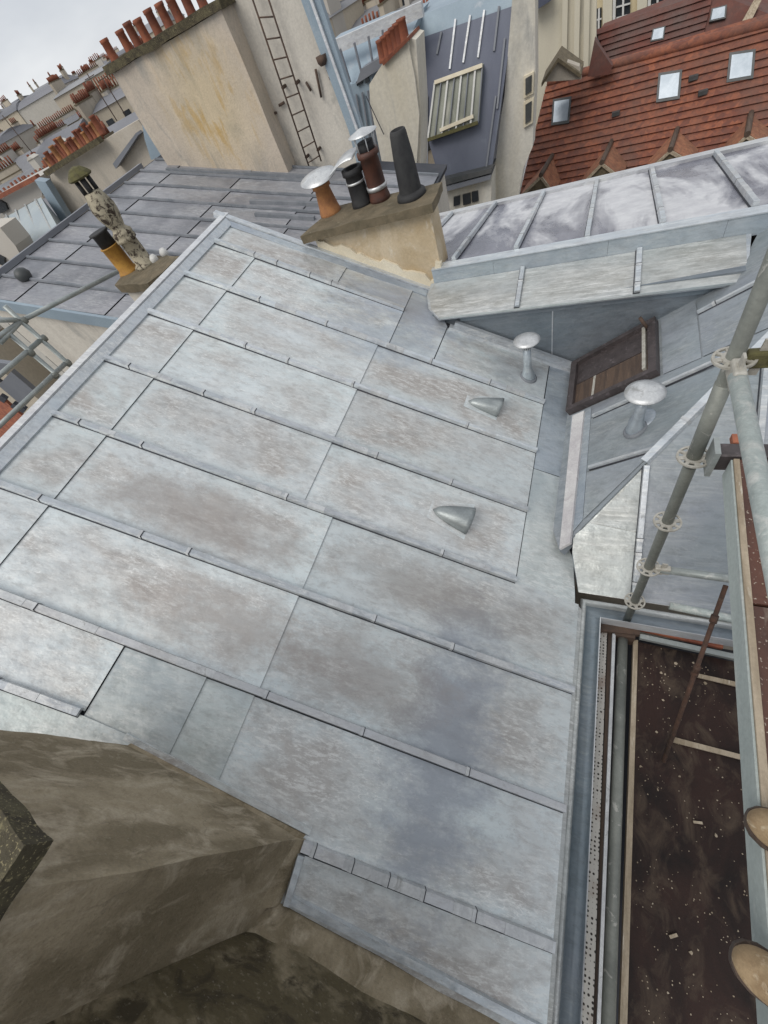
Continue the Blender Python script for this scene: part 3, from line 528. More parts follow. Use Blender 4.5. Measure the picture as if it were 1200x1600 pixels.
pts = [(-1.52, 4.06), (1.16, 4.06), (1.20, 4.56), (-1.70, 4.56), (-1.72, 4.4), (-1.66, 4.2)]
m.slab(EV, pts, -0.045, -0.006); eav = m.obj('eave_roof', MT['cap'], bld)
for a, c in ((-1.50, -0.69), (-0.67, 0.36), (0.38, 1.16)):
    mm = MB(); mm.slab(EV, [(a + (0 if a > -1.4 else 0.0), 4.055), (c, 4.055), (c + 0.0, 4.55), (a - (0.15 if a < -1.4 else 0), 4.55)] + ([(-1.70, 4.4), (-1.62, 4.18)] if a < -1.4 else []), -0.005, 0.0); mm.obj('zinc_sheet', MT['zinc_light'], eav)
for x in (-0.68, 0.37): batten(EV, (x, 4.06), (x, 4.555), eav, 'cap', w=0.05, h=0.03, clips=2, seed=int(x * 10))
m = MB(); m.bar(EV.p(-1.50, 4.055, -0.02), EV.p(1.14, 4.055, -0.02), (0, 0, 1), 0.015, 0.02); m.obj('drip_edge', MT['zinc_green'], eav)
m = MB()
for a, c in ((-1.66, -0.98), (-0.978, 0.10), (0.102, 1.0), (1.002, 1.42)): m.box(a, c, 4.555 - 0.002 * (a > 0), 4.66, -2.40, -2.235 + 0.002 * (a > -1))
m.box(-1.66, 1.42, 4.545, 4.67, -2.232, -2.222, 1)
m.obj('coping', [MT['zinc_blue'], MT['cap']], bld)
# back slope
m = MB(); m.slab(BK, [(-2.7, 4.67), (5, 4.67), (5, 7.12), (-2.7, 7.12)], -0.06, 0.0); roofK = m.obj('roof_slope', MT['zinc_patch'], bld)
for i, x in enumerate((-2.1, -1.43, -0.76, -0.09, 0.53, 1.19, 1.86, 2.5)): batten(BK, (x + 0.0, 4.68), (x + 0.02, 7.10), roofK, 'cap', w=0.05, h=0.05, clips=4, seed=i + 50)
m = MB(); m.box(-2.7, 5, 7.10, 7.2, -2.80, -2.68); m.obj('eaves_strip', MT['cap_light'], roofK)
# ---------------------------------------------------------------- gutter, mitred in the courtyard corner
m = MB(); prof = [(0.0, -0.03, 0), (0.012, 0.0, 0), (0.03, 0.008, 0), (0.045, -0.008, 0), (0.055, -0.05, 1), (0.075, -0.085, 1), (0.13, -0.09, 1), (0.168, -0.06, 1), (0.172, 0.012, 2), (0.18, 0.016, 2), (0.184, -0.10, 2), (0.0, -0.14, 2)]
gx, gy, gz = 0.135, 1.44, -3.475
prof = [(d * 0.84, z_, k) for d, z_, k in prof]
secs = [[Vector((gx + d, -5, gz + z)) for d, z, k in prof], [Vector((gx + d, gy - d, gz + z)) for d, z, k in prof], [Vector((7, gy - d, gz + z)) for d, z, k in prof]]
for s0, s1 in zip(secs, secs[1:]):
    for i in range(len(prof)):
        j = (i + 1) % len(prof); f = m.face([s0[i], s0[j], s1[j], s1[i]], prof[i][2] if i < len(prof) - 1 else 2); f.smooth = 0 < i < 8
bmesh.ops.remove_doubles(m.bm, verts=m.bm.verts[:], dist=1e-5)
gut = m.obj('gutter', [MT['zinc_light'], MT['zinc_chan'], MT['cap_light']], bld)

# ================================================================== FOREGROUND MASONRY (chimney base and party wall under the camera)
st = thing('masonry_chimney', 'brown mortar covered chimney mass with a rough dark coping in the bottom left corner', 'chimney', (-1.8, -1.0, -3.0))
Af = [MAIN.hit(205, 1165), MAIN.hit(475, 1310), MAIN.hit(437, 1403)]
def foot(p, z): return Vector((p.x, p.y, z))
ft = [Af[0], Af[1], Af[2] + Vector((-0.02, 0.02, 0)), Vector((-1.45, -2.4, 0)), Vector((-2.7, -2.2, 0))]
def grid_wall(name, poly, z0, z1, mat, parent, amp=0.012, sc_=2.0, step=0.045, seed=1):
    m = MB(); n = len(poly); bm = m.bm
    nz = max(2, int((z1 - z0) / step)); loops = []
    pts = []
    for i in range(n):
        a, c = poly[i], poly[(i + 1) % n]; k = max(1, int((Vector((c.x - a.x, c.y - a.y, 0))).length / step))
        for j in range(k): pts.append(Vector((a.x + (c.x - a.x) * j / k, a.y + (c.y - a.y) * j / k, 0)))
    from mathutils import noise
    for q in range(nz + 1):
        z = z0 + (z1 - z0) * q / nz; ring = []
        for p in pts:
            v = Vector((p.x, p.y, z)); v += noise.noise_vector(v * sc_ + Vector((seed, 0, 0))) * amp + noise.noise_vector(v * 11 + Vector((seed, 3, 0))) * 0.0035; ring.append(bm.verts.new(v))
        loops.append(ring)
    N = len(pts)
    for r0, r1 in zip(loops, loops[1:]):
        for i in range(N): f = bm.faces.new((r0[i], r0[(i + 1) % N], r1[(i + 1) % N], r1[i])); f.smooth = True
    bm.faces.new(loops[-1]); bm.faces.new(loops[0][::-1])
    o = m.obj(name, mat, parent); o.data.set_sharp_from_angle(angle=R_(28)); return o
grid_wall('stack', ft, -3.6, -1.03, MT['mortar'], st, 0.012, 2.2)
BO = Vector((0.0, -0.10, 0))
wallB = [Vector((-2.6, -1.25, 0)), foot(Af[2], 0) + Vector((-0.12, -0.0, 0)) + BO, foot(Af[2], 0) + BO, Vector((0.03, -1.20, 0)), Vector((0.03, -2.6, 0)), Vector((-2.6, -2.6, 0))]
grid_wall('party_wall', [wallB[1] + Vector((0, -0.01, 0)), wallB[2], wallB[3], wallB[4], Vector((-1.5, -2.6, 0))], -3.6, -0.95, MT['mortar_moss'], st, 0.02, 2.0, seed=5)
m = MB()
cz0, cz1 = -1.05, -0.975; cc = at_z(84, 1313, cz0)
d1 = Vector((-0.99, 0.10, 0)); d2 = Vector((-0.12, -0.99, 0))
cp = [cc, cc + d1 * 1.35, cc + d1 * 1.35 + d2 * 2.1, cc + d2 * 2.1]
co = grid_wall('coping', cp, cz0, cz1, MT['stone_dark'], st, 0.012, 7.0, 0.03, 9)
# sloping mortar fillets at the foot
def fillet(name, a, c, out, hgt, wid, mat, parent, seed=3):
    from mathutils import noise
    m = MB(); n = max(6, int((c - a).length / 0.08)); prev = None; o = out.normalized()
    for i in range(n + 1):
        p = a.lerp(c, i / n); p = Vector((p.x, p.y, MAIN.z(p.x, p.y))); k = 1 + 0.22 * noise.noise(p * 3.5 + Vector((seed, 0, 0)))
        q = p + o * wid * k; q.z = MAIN.z(q.x, q.y) + 0.002
        s = [p + Vector((0, 0, hgt * k)) - o * 0.03, q + MAIN.n * 0.012, q - MAIN.n * 0.03, p - o * 0.03 - MAIN.n * 0.05]
        vs = [m.bm.verts.new(x) for x in s]
        if prev:
            for j in range(4): m.bm.faces.new((prev[j], prev[(j + 1) % 4], vs[(j + 1) % 4], vs[j]))
        else: m.bm.faces.new(vs[::-1])
        prev = vs
    m.bm.faces.new(prev); return m.obj(name, mat, parent)
fillet('mortar_fillet', Af[1] + Vector((-0.02, 0, 0)), Af[2] + Vector((-0.02, -0.03, 0)), Vector((1, 0.05, 0)), 0.24, 0.03, MT['mortar'], st)
fillet('mortar_fillet', Af[2] + Vector((-0.1, 0.0, 0)) + BO, Vector((0.02, -1.185, 0)), Vector((0.13, 1, 0)), 0.20, 0.085, MT['mortar'], st, 8)
fillet('mortar_fillet', Af[0], Af[1], Vector((0.14, 1, 0)), 0.06, 0.02, MT['mortar'], st, 12)
# flashing round it, on the roof
m = MB(); m.bar(MAIN.p(Af[0].x - 0.05, Af[0].y + 0.035), MAIN.p(Af[1].x + 0.02, Af[1].y + 0.04), MAIN.n, 0.045, 0.012, 0.7, 0.006)
m.obj('flashing', MT['zinc'], roof1)
m = MB(); m.bar(MAIN.p(-1.235, -0.70), MAIN.p(-1.23, -0.92), MAIN.n, 0.05, 0.05, 0.7, 0.006); m.obj('flashing', MT['cap'], roof1)
m = MB(); m.bar(MAIN.p(-1.25, -0.895), MAIN.p(0.10, -1.055), MAIN.n, 0.05, 0.03, 0.7, 0.006); m.obj('flashing', MT['cap'], roof1)

# ================================================================== MIDDLE CHIMNEY
def pot(name, base, h, r0, r1, mat, parent, rim=0.02, axis=(0, 0, 1), n=20):
    m = MB(); m.lathe(base, [(r0 * 1.12, -0.02), (r0 * 1.1, 0.02), (r0, 0.06), (r1, h - 0.06), (r1 + rim, h - 0.05), (r1 + rim, h), (r1 * 0.8, h), (r1 * 0.78, h - 0.12)], n=n, axis=axis)
    return m.obj(name, MT[mat], parent)
mc = thing('chimney_stack', 'cream rendered chimney stack carrying four different flue pots beside the zinc verge', 'chimney', (-2.3, 4.8, -2.2))
m = MB(); m.hexa([Vector(p) for p in ((-3.0, 4.60, -3.4), (-1.56, 4.60, -3.4), (-1.56, 4.90, -3.4), (-3.0, 5.0, -3.4))], [Vector(p) for p in ((-2.95, 4.60, -1.68), (-1.56, 4.60, -1.68), (-1.56, 4.90, -1.68), (-2.95, 5.0, -1.68))])
o = m.obj('stack', MT['render_chim'], mc); wobble(o, 0.02, 2.0, 3, 5)
# pale lime band at the foot
m = MB(); xs = [-2.95 + 1.40 * i / 28 for i in range(29)]; rs = random.Random(4)
topz = [MAIN.z(x, 0) + 0.16 + 0.035 * rs.uniform(-1, 1) + (0.22 if x > -1.62 else 0) for x in xs]
for i in range(28):
    m.hexa([Vector((xs[i], 4.565, MAIN.z(xs[i], 0) - 0.3)), Vector((xs[i + 1], 4.565, MAIN.z(xs[i + 1], 0) - 0.3)), Vector((xs[i + 1], 4.565, topz[i + 1])), Vector((xs[i], 4.565, topz[i]))],
           [Vector((xs[i], 4.64, MAIN.z(xs[i], 0) - 0.3)), Vector((xs[i + 1], 4.64, MAIN.z(xs[i + 1], 0) - 0.3)), Vector((xs[i + 1], 4.64, topz[i + 1])), Vector((xs[i], 4.64, topz[i]))])
bmesh.ops.remove_doubles(m.bm, verts=m.bm.verts[:], dist=1e-4)
m.obj('lime_band', MT['cream_paint'], mc)
S_ = [at_z(472, 362, -1.55), at_z(680, 300, -1.60), at_z(676, 282, -1.6), at_z(560, 262, -1.6)]
m = MB(); poly = [(-3.08, 4.50), (-1.50, 4.52), (-1.50, 4.98), (-2.85, 5.12)]
m.hexa([Vector((x, y, -1.665)) for x, y in poly], [Vector((x, y, -1.585)) for x, y in poly]); o = m.obj('chimney_slab', MT['slab'], mc); wobble(o, 0.018, 4, 2, 6)
def conehat(c, r, h, parent, mat='clip', tilt=(0, 0, 1), wavy=0.0):
    m = MB(); m.lathe(c, [(r, 0), (r, 0.006), (r * 0.6, h * 0.5), (r * 0.2, h * 0.9), (0, h)], n=28, axis=tilt)
    if wavy:
        for v in m.bm.verts: a = math.atan2(v.co.y - c[1], v.co.x - c[0]); v.co.z += wavy * math.sin(a * 2 + 1) * ((v.co - Vector(c)).length / r)
    return m.obj('flue_hat', MT[mat], parent)
p1 = at_z(517, 332, -1.58); p2 = at_z(566, 318, -1.58); p3 = at_z(594, 310, -1.58); p4 = at_z(643, 305, -1.58)
k1, k2, k3, k4 = top_h(p1, 284) / 0.40, top_h(p2, 262) / 0.46, top_h(p3, 234) / 0.72, top_h(p4, 202) / 1.01
pot('flue_pot', p1, 0.40 * k1, 0.115, 0.085, 'terra_bright', mc); conehat(p1 + Vector((0.0, 0, 0.40 * k1 + 0.04)), 0.21, 0.06, mc, tilt=(0.05, -0.12, 1))
m = MB(); m.lathe(p1, [(0.06, 0.36 * k1), (0.06, 0.40 * k1 + 0.06)]); m.obj('flue_neck', MT['soot'], mc)
pot('flue_pot', p2, 0.46 * k2, 0.105, 0.095, 'soot', mc)
m = MB(); m.lathe(p2 + Vector((0, 0, 0.28 * k2)), [(0.106, 0), (0.106, 0.02)]); m.obj('flue_band', MT['clip'], mc)
# bent sheet hood over the second flue
m = MB(); prev = None
for i in range(13):
    t = i / 12; x = -0.21 + 0.30 * t; z = 0.46 * k2 + 0.015 + 0.075 * math.sin(t * 1.9)
    a = [p2 + Vector((x, -0.15 + 0.04 * t, z)), p2 + Vector((x, 0.15 - 0.04 * t, z + 0.03))]; vs = [m.bm.verts.new(q) for q in a]
    if prev: f = m.bm.faces.new((prev[0], prev[1], vs[1], vs[0])); f.smooth = True
    prev = vs
o = m.obj('flue_hood', MT['clip'], mc); sd = o.modifiers.new('s', 'SOLIDIFY'); sd.thickness = 0.006
pot('flue_pot', p3, 0.72 * k3, 0.105, 0.095, 'brown_clay', mc)
m = MB(); m.lathe(p3 + Vector((0, 0, 0.16 * k3)), [(0.111, 0), (0.111, 0.04)]); m.obj('flue_band', MT['clip'], mc)
m = MB(); m.lathe(p3, [(0.08, 0.68 * k3), (0.08, 0.72 * k3 + 0.07)]); m.obj('flue_neck', MT['soot'], mc)
m = MB()
for k in range(6): a = k * math.pi / 3; m.tube(p3 + Vector((math.cos(a) * 0.1, math.sin(a) * 0.1, 0.70 * k3)), p3 + Vector((math.cos(a) * 0.11, math.sin(a) * 0.11, 0.72 * k3 + 0.13)), 0.006, 6)
m.obj('hat_stay', MT['clip'], mc)
conehat(p3 + Vector((0.0, 0, 0.72 * k3 + 0.13)), 0.15, 0.045, mc)
m = MB(); m.lathe(p4, [(r * 0.78, h * k4) for r, h in [(0.155, 0), (0.15, 0.06), (0.135, 0.45), (0.13, 0.6), (0.105, 0.95), (0.095, 1.0), (0.08, 1.01), (0.075, 0.9)]]); m.obj('flue_pot', MT['soot'], mc)
m = MB(); m.lathe(p4, [(0.16, -0.02), (0.15, 0.03), (0.12, 0.05)]); m.obj('flue_collar', MT['soot'], mc)

# ================================================================== NEIGHBOUR ROOF (left)
nb = thing('neighbour_house', 'lower house with a lilac grey zinc roof just behind the ridge at the left', 'building', (-7, 7, GZ))
m = MB(); m.hexa([Vector((-10.4, 4.64, GZ)), Vector((-3.3, 4.64, GZ)), Vector((-3.3, 4.64, N1.z(-3.3, 0) - .1)), Vector((-10.4, 4.64, N1.z(-10.4, 0) - .1))], [Vector((-10.4, 11.2, GZ)), Vector((-3.3, 11.2, GZ)), Vector((-3.3, 11.2, N1.z(-3.3, 0) - .1)), Vector((-10.4, 11.2, N1.z(-10.4, 0) - .1))])
m.obj('wall', MT['render_light'], nb)
m = MB(); m.slab(N1, [(-10.45, 4.56), (-3.2, 4.56), (-3.2, 11.2), (-10.45, 11.2)], -0.10, -0.012); rn = m.obj('roof_slope', MT['dark'], nb)
yn = [4.62 + 0.66 * i for i in range(10)]
rs = random.Random(5)
for i, (a, c) in enumerate(zip(yn, yn[1:])):
    off = (0.0, 0.6)[i % 2]
    xs = [-10.4, -9.5, -7.55 - off * .15, -5.6 - off * .15, -3.25]
    for q, s in zip(xs, xs[1:]): sheet(N1, [(q + 0.008, a + .01), (s - 0.008, a + .01), (s - 0.008, c - .01), (q + 0.008, c - .01)], MT['zinc_old'], rn, lift=0.012)
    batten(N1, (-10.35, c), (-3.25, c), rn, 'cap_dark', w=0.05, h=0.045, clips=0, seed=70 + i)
m = MB(); m.bar(N1.p(-10.45, 4.56), N1.p(-10.45, 10.1), (0, 0, 1), 0.12, 0.09); m.obj('ridge_cap', MT['lilac_zinc'], rn)
m = MB(); m.hexa([N1.p(-10.45, 4.54, 0.03), N1.p(-3.3, 4.54, 0.03), N1.p(-3.3, 4.54, -0.17), N1.p(-10.45, 4.54, -0.17)], [N1.p(-10.45, 4.60, 0.03), N1.p(-3.3, 4.60, 0.03), N1.p(-3.3, 4.60, -0.17), N1.p(-10.45, 4.60, -0.17)])
m.obj('verge_flashing', MT['blue_zinc'], rn)
# sunken box gutter towards the chimney
for a, c in (((392, 318), (500, 322)), ((400, 338), (492, 344)), ((262, 268), (500, 280))):
    A_ = N1.hit(*a); C_ = N1.hit(*c); m = MB(); m.bar(A_, C_, N1.n, 0.10, 0.07, 0.8, 0.0); m.obj('roof_kerb', MT['cap_dark'], rn)
m = MB(); c = N1.hit(42, 437); m.lathe(c, [(0.10, 0.0), (0.13, 0.05), (0.14, 0.11), (0.10, 0.18), (0.03, 0.21)], axis=N1.n); m.obj('roof_vent', MT['frame_dark'], rn)
def winrect(y, pts, mat, parent, name='window', dep=0.06):
    m = MB(); P = [at_y(u, v, y) for u, v in pts]; m.hexa([p + Vector((0, -dep, 0)) for p in P], [p + Vector((0, 0.05, 0)) for p in P]); return m.obj(name, MT[mat], parent)
winrect(4.64, ((20, 578), (60, 612), (40, 634), (0, 600)), 'lilac_zinc', nb, 'window')
winrect(4.64, ((-30, 560), (16, 566), (0, 585), (-30, 590)), 'lilac_zinc', nb, 'window')
winrect(4.64, ((0, 618), (40, 652), (10, 690), (-30, 660)), 'brick_wood', nb, 'brick_band', 0.03)
for (u, v) in ((2, 616), (22, 628), (32, 632)): winrect(4.64, ((u, v), (u + 10, v + 6), (u + 6, v + 12), (u - 4, v + 6)), 'dark', nb, 'wall_opening', 0.05)

# left chimney with the yellow pot and the tall clay flue
lc = thing('chimney_stack', 'small chimney stack with a yellow pot and a tall stained clay flue', 'chimney', (-6.0, 5.0, -2.6))
zs = -1.62
k = [at_z(180, 446, zs), at_z(232, 442, zs), at_z(283, 401, zs), at_z(222, 398, zs)]
m = MB(); m.hexa([p + Vector((0, 0, -0.12)) for p in k], k); o = m.obj('chimney_slab', MT['slab'], lc); wobble(o, 0.03, 3, 1, 4)
cen = sum(k, Vector()) / 4; m = MB(); kk = [cen + (p - cen) * 0.86 for p in k]
m.hexa([Vector((p.x, p.y, -3.0)) for p in kk], [Vector((p.x, p.y, zs - 0.10)) for p in kk]); m.obj('stack', MT['render_light'], lc)
b1 = at_z(202, 424, zs); b2 = at_z(228, 413, zs); q1 = top_h(b1, 362) / 0.96; q2 = top_h(b2, 262) / 1.87
m = MB(); m.lathe(b1, [(r, h * q1) for r, h in [(0.17, -0.02), (0.15, 0.04), (0.13, 0.10), (0.13, 0.60), (0.145, 0.62), (0.145, 0.64)]]); m.obj('flue_pot', MT['yellow_clay'], lc)
m = MB(); m.lathe(b1, [(r, h * q1) for r, h in [(0.12, 0.62), (0.12, 0.90), (0.15, 0.93), (0.15, 0.96), (0.10, 0.96)]]); m.obj('flue_cowl', MT['soot'], lc)
m = MB(); m.lathe(b2, [(r, h * q2) for r, h in [(0.18, -0.02), (0.17, 0.04), (0.13, 0.08), (0.125, 0.52), (0.15, 0.54), (0.15, 0.60), (0.14, 0.62), (0.15, 0.66), (0.15, 0.70), (0.12, 0.74), (0.10, 0.78), (0.12, 0.86), (0.16, 1.05), (0.17, 1.18), (0.14, 1.34), (0.115, 1.46)]]); m.obj('flue_pot', MT['grey_clay'], lc)
m = MB()
for q in range(4):
    a = math.pi / 4 + q * math.pi / 2; c = b2 + Vector((math.cos(a) * 0.085, math.sin(a) * 0.085, 1.44 * q2)); m.tube(c, c + Vector((0, 0, 0.27 * q2)), 0.03, 8)
m.obj('cowl_post', MT['soot'], lc)
m = MB(); m.lathe(b2 + Vector((0, 0, 1.69 * q2)), [(0.15, 0), (0.17, 0.02), (0.14, 0.06), (0.08, 0.11), (0.0, 0.13)], n=8, smooth=False); m.obj('cowl_hat', MT['moss'], lc)
for q in ((243, 408), (258, 398)):
    m = MB(); m.lathe(at_z(*q, zs), [(0.06, -0.02), (0.06, 0.05), (0.03, 0.09)]); m.obj('flue_stub', MT['frame_white'], lc)

# ================================================================== TALL CHIMNEY WALL
YW = 10.3
cw = thing('chimney_wall', 'tall rust streaked beige chimney wall topped by a row of terracotta pots', 'chimney', (-7.5, 10.8, -4))
zt = 0.18
m = MB(); m.box(-9.85, -6.62, YW, 11.4, -5, zt); o = m.obj('wall', MT['bigwall'], cw); wobble(o, 0.03, 0.8, 2, 8)
m = MB(); m.hexa([Vector((-6.7, YW + 0.45, -5)), Vector((-4.85, YW + 0.45, -5)), Vector((-5.3, YW + 0.45, 0.9)), Vector((-6.7, YW + 0.45, 0.9))], [Vector((-6.7, 10.95, -5)), Vector((-4.95, 10.95, -5)), Vector((-5.4, 10.95, 0.9)), Vector((-6.7, 10.95, 0.9))])
m.obj('wall', MT['render_light'], cw)
m = MB(); m.box(-9.95, -6.55, YW - 0.08, 11.45, zt, zt + 0.13); o = m.obj('coping', MT['stone_dark'], cw); wobble(o, 0.03, 3, 4, 6)
cf = [at_y(*q, YW + 0.30) for q in ((452, -50), (484, -50), (568, 208), (590, 290), (566, 290), (545, 205))]
m = MB(); m.hexa(cf, [p + Vector((0, 0.12, 0)) for p in cf]); m.obj('corner_flashing', MT['blue_zinc'], cw)
m = MB(); m.bar(at_y(470, -50, YW + 0.29), at_y(560, 205, YW + 0.29), (0, -1, 0), 0.05, 0.05); m.obj('flashing_rib', MT['cap_light'], cw)
# rust and damp stains are in the render; patches of bare ochre plaster
def ochre_patch(pts, seed):
    m = MB(); bm = m.bm; P = [at_y(u, v, YW - 0.028) for u, v in pts]; m.hexa([p + Vector((0, 0.02, 0)) for p in P], P); o = m.obj('plaster_patch', MT['ochre'], cw); return o
MT['ochre'] = stained('ochre', (0.42, 0.28, 0.10), (0.50, 0.40, 0.25), (0.28, 0.17, 0.05), scale=3, stretch=(1, 1, 0.3), rough=0.9)
for i, xo in enumerate((0, 0.50, 0.78, 1.06, 1.40, 1.72, 2.02, 2.34, 2.66)):
    c = Vector((-9.72 + xo, YW + 0.16, zt + 0.10))
    pot('chimney_pot', c, 0.33 + 0.06 * random.random(), 0.092, 0.085, 'terracotta', cw, 0.010, n=14)
ld = thing('wall_ladder', 'thin black iron ladder fixed up the right part of the beige chimney wall', 'ladder', (-5.8, YW + 0.3, -2.4))
yl = YW + 0.30
L0, L1 = at_y(395, 0, yl), at_y(484, 264, yl); Rr0, Rr1 = at_y(420, 0, yl), at_y(502, 252, yl)
L0 = L0 + (L0 - L1) * 0.2; Rr0 = Rr0 + (Rr0 - Rr1) * 0.2
for a, c in ((L0, L1), (Rr0, Rr1)): m = MB(); m.tube(a, c, 0.018, 8); m.obj('rail', MT['iron'], ld)
for i in range(11):
    t = (i + 0.6) / 11; m = MB(); m.tube(L0.lerp(L1, t), Rr0.lerp(Rr1, t), 0.012, 8); m.obj('rung', MT['iron'], ld)
for t in (0.55, 0.93):
    for a, c in ((L0, L1), (Rr0, Rr1)): m = MB(); m.tube(a.lerp(c, t), a.lerp(c, t) + Vector((0, 0.15, 0)), 0.03, 8); m.obj('bracket', MT['iron'], ld)
dp = thing('drain_pipe', 'rusty brown pipe running down the chimney wall beside its blue flashing', 'pipe', (-4.9, YW + 0.35, -2))
a, c = at_y(512, 108, yl + .05), at_y(552, 200, yl + .05); m = MB(); m.tube(a, c, 0.035); m.obj('pipe', MT['rust'], dp)
for t in (0.1, 0.5, 0.95): q = a.lerp(c, t); m = MB(); m.tube(q, q + (c - a).normalized() * 0.05, 0.05); m.obj('collar', MT['iron'], dp)
m = MB(); q = at_y(506, 102, yl); m.lathe(q, [(0.06, 0), (0.10, 0.05), (0.11, 0.14)]); m.obj('hopper', MT['iron'], dp)
for uv in (((493, 108), (502, 152)), ((478, 128), (486, 142)), ((404, 192), (413, 188)), ((418, 180), (432, 176)), ((436, 165), (444, 160))):
    m = MB(); m.tube(at_y(*uv[0], yl + .1), at_y(*uv[1], yl + .1), 0.025, 6); m.obj('wall_iron', MT['iron'], cw)

# ================================================================== SCAFFOLD IN THE COURTYARD
sf = thing('scaffold', 'metal scaffold with a rosette post and two dark plywood decks along the right edge', 'scaffold', (0.8, 0.6, -3.7))
def PX(z): return Vector((0.474, 1.36 + 0.12 * (3.2 + z) / 2, z))
m = MB(); m.tube(PX(0.9), PX(-3.95), 0.0265, 20); std = m.obj('standard', MT['tube'], sf)
m = MB(); m.tube(PX(-1.30), PX(-1.75), 0.029, 20); m.obj('coupling_sleeve', MT['tube'], std)
axp = (PX(0) - PX(-1)).normalized()
def rosette(c, ax, name='rosette', R=0.062, parent=std):
    m = MB(); n = 48; a = ax.orthogonal().normalized(); b_ = ax.cross(a); th = 0.009
    def ringpts(r, h): return [c + (a * math.cos(2 * math.pi * i / n) + b_ * math.sin(2 * math.pi * i / n)) * r + ax * h for i in range(n)]
    # outer rim, inner hub and eight spokes leave eight wedge holes
    for r0, r1 in ((R * 0.86, R), (R * 0.40, R * 0.60)):
        V = [[m.bm.verts.new(p) for p in ringpts(r, h)] for r, h in ((r0, 0), (r1, 0), (r1, th), (r0, th))]
        for k_ in range(4):
            A, B_ = V[k_], V[(k_ + 1) % 4]
            for i in range(n): m.bm.faces.new((A[i], A[(i + 1) % n], B_[(i + 1) % n], B_[i]))
    for s in range(8):
        t = s * math.pi / 4 + 0.2; d = a * math.cos(t) + b_ * math.sin(t); m.bar(c + d * R * 0.58, c + d * R * 0.88, ax, R * (0.30 if s % 2 else 0.2), th - 0.002, 1.0, 0.001)
    return m.obj(name, MT['rosette'], parent)
for z in (-1.2, -1.7, -2.2, -2.7, -3.2): rosette(PX(z), axp, R=0.066)
def ledger(p0, p1, r, mat, name='ledger', wedge=True):
    m = MB(); m.tube(p0, p1, r, 18); o = m.obj(name, MT[mat], sf)
    return o
def ledger_head(p, d, mat='rosette'):
    d = d.normalized(); m = MB()
    m.bar(p + d * 0.03, p + d * 0.115, (0, 0, 1), 0.045, 0.062, 0.8, -0.03); o = m.obj('ledger_head', MT[mat], sf); bevel(o, 0.008, 2)
    m = MB(); m.bar(p + d * 0.062 + Vector((0, 0, 0.075)), p + d * 0.055 - Vector((0, 0, 0.07)), d, 0.008, 0.028); m.obj('wedge', MT['rosette'], sf)
dY = Vector((0.02, -1, 0)).normalized(); dX = Vector((1, -0.02, 0)).normalized()
p = PX(-1.2); ledger_head(p, dY); ledger(p + dY * 0.09, p + dY * 2.6, 0.027, 'tube_light'); ledger_head(p, dX, 'moss'); ledger(p + dX * 0.09, p + dX * 1.6, 0.026, 'moss')
p = PX(-2.7); ledger_head(p, dX); ledger(p + dX * 0.06, p + dX * 0.74, 0.0245, 'galv')
# upper deck transom beam at the second rosette
p = PX(-1.7)
m = MB(); m.box(0.53, 0.74, 1.38, 1.45, -1.70, -1.60); o = m.obj('transom', MT['brown_metal'], sf); bevel(o, 0.006)
m = MB(); m.box(0.74, 1.25, 1.39, 1.44, -1.69, -1.61); m.obj('transom', MT['galv'], sf)
m = MB(); m.box(0.585, 0.66, 1.452, 1.50, -1.63, -1.60); m.obj('plank_end', MT['brick_wood'], sf)
m = MB(); m.box(0.515, 0.535, 1.37, 1.46, -1.73, -1.58); m.obj('bracket', MT['galv'], sf)
# upper deck: steel side rail, worn edge, plywood
m = MB(); 
def strip(name, x0a, x0b, x1a, x1b, ya, yb, z0, z1, mat, parent=sf):
    m = MB(); m.hexa([Vector((x0a, ya, z0)), Vector((x0b, ya, z0)), Vector((x1b, yb, z0)), Vector((x1a, yb, z0))], [Vector((x0a, ya, z1)), Vector((x0b, ya, z1)), Vector((x1b, yb, z1)), Vector((x1a, yb, z1))]); return m.obj(name, MT[mat], parent)
ya_, yb_ = 1.37, -1.3
strip('deck_rail', 0.575, 0.581, 0.482, 0.488, ya_, yb_, -1.72, -1.615, 'rail_grey')
strip('deck_edge', 0.582, 0.601, 0.489, 0.508, ya_, yb_, -1.66, -1.607, 'wood')
strip('deck_board', 0.602, 1.20, 0.5803, 1.20, ya_, 0.745, -1.66, -1.612, 'ply_red')
strip('deck_board', 0.5798, 1.20, 0.509, 1.20, 0.735, yb_, -1.665, -1.614, 'ply_red')
# lower deck
z = -3.70
def fl(u, v, z=z): return at_z(u, v, z)
def strip4(name, pts, z, th, mat, parent=sf):
    P = [fl(u, v, z) for u, v in pts]; m = MB(); m.hexa([q - Vector((0, 0, th)) for q in P], P); return m.obj(name, MT[mat], parent)
strip4('deck_board', ((997, 1003), (1175, 1040), (1300, 1700), (970, 1700)), -3.70, 0.03, 'ply')
strip4('deck_edge', ((990, 1000), (997, 1000), (979, 1640), (967, 1640)), -3.685, 0.06, 'wood')
strip4('plank_edge', ((934, 975), (949, 975), (925, 1640), (905, 1640)), -3.62, 0.03, 'perf')
strip4('edge_lip', ((957, 990), (962, 990), (937, 1640), (931, 1640)), -3.60, 0.05, 'clip')
strip4('plank_rib', ((950, 985), (956, 985), (930, 1640), (926, 1640)), -3.66, 0.03, 'wood_dark')
m = MB(); m.tube(fl(973, 995, -3.66), fl(948, 1660, -3.66), 0.036, 18); m.obj('ledger', MT['tube'], sf)
m = MB(); a = fl(984, 990, -3.74); m.box(0.40, 0.54, 1.22, 1.36, -3.78, -3.60); m.obj('standard_foot', MT['iron'], sf)
strip4('transom', ((935, 968), (1000, 975), (1000, 992), (935, 985)), -3.58, 0.05, 'iron')
strip4('transom', ((1000, 990), (1150, 1022), (1150, 1030), (1000, 997)), -3.6, 0.04, 'galv')
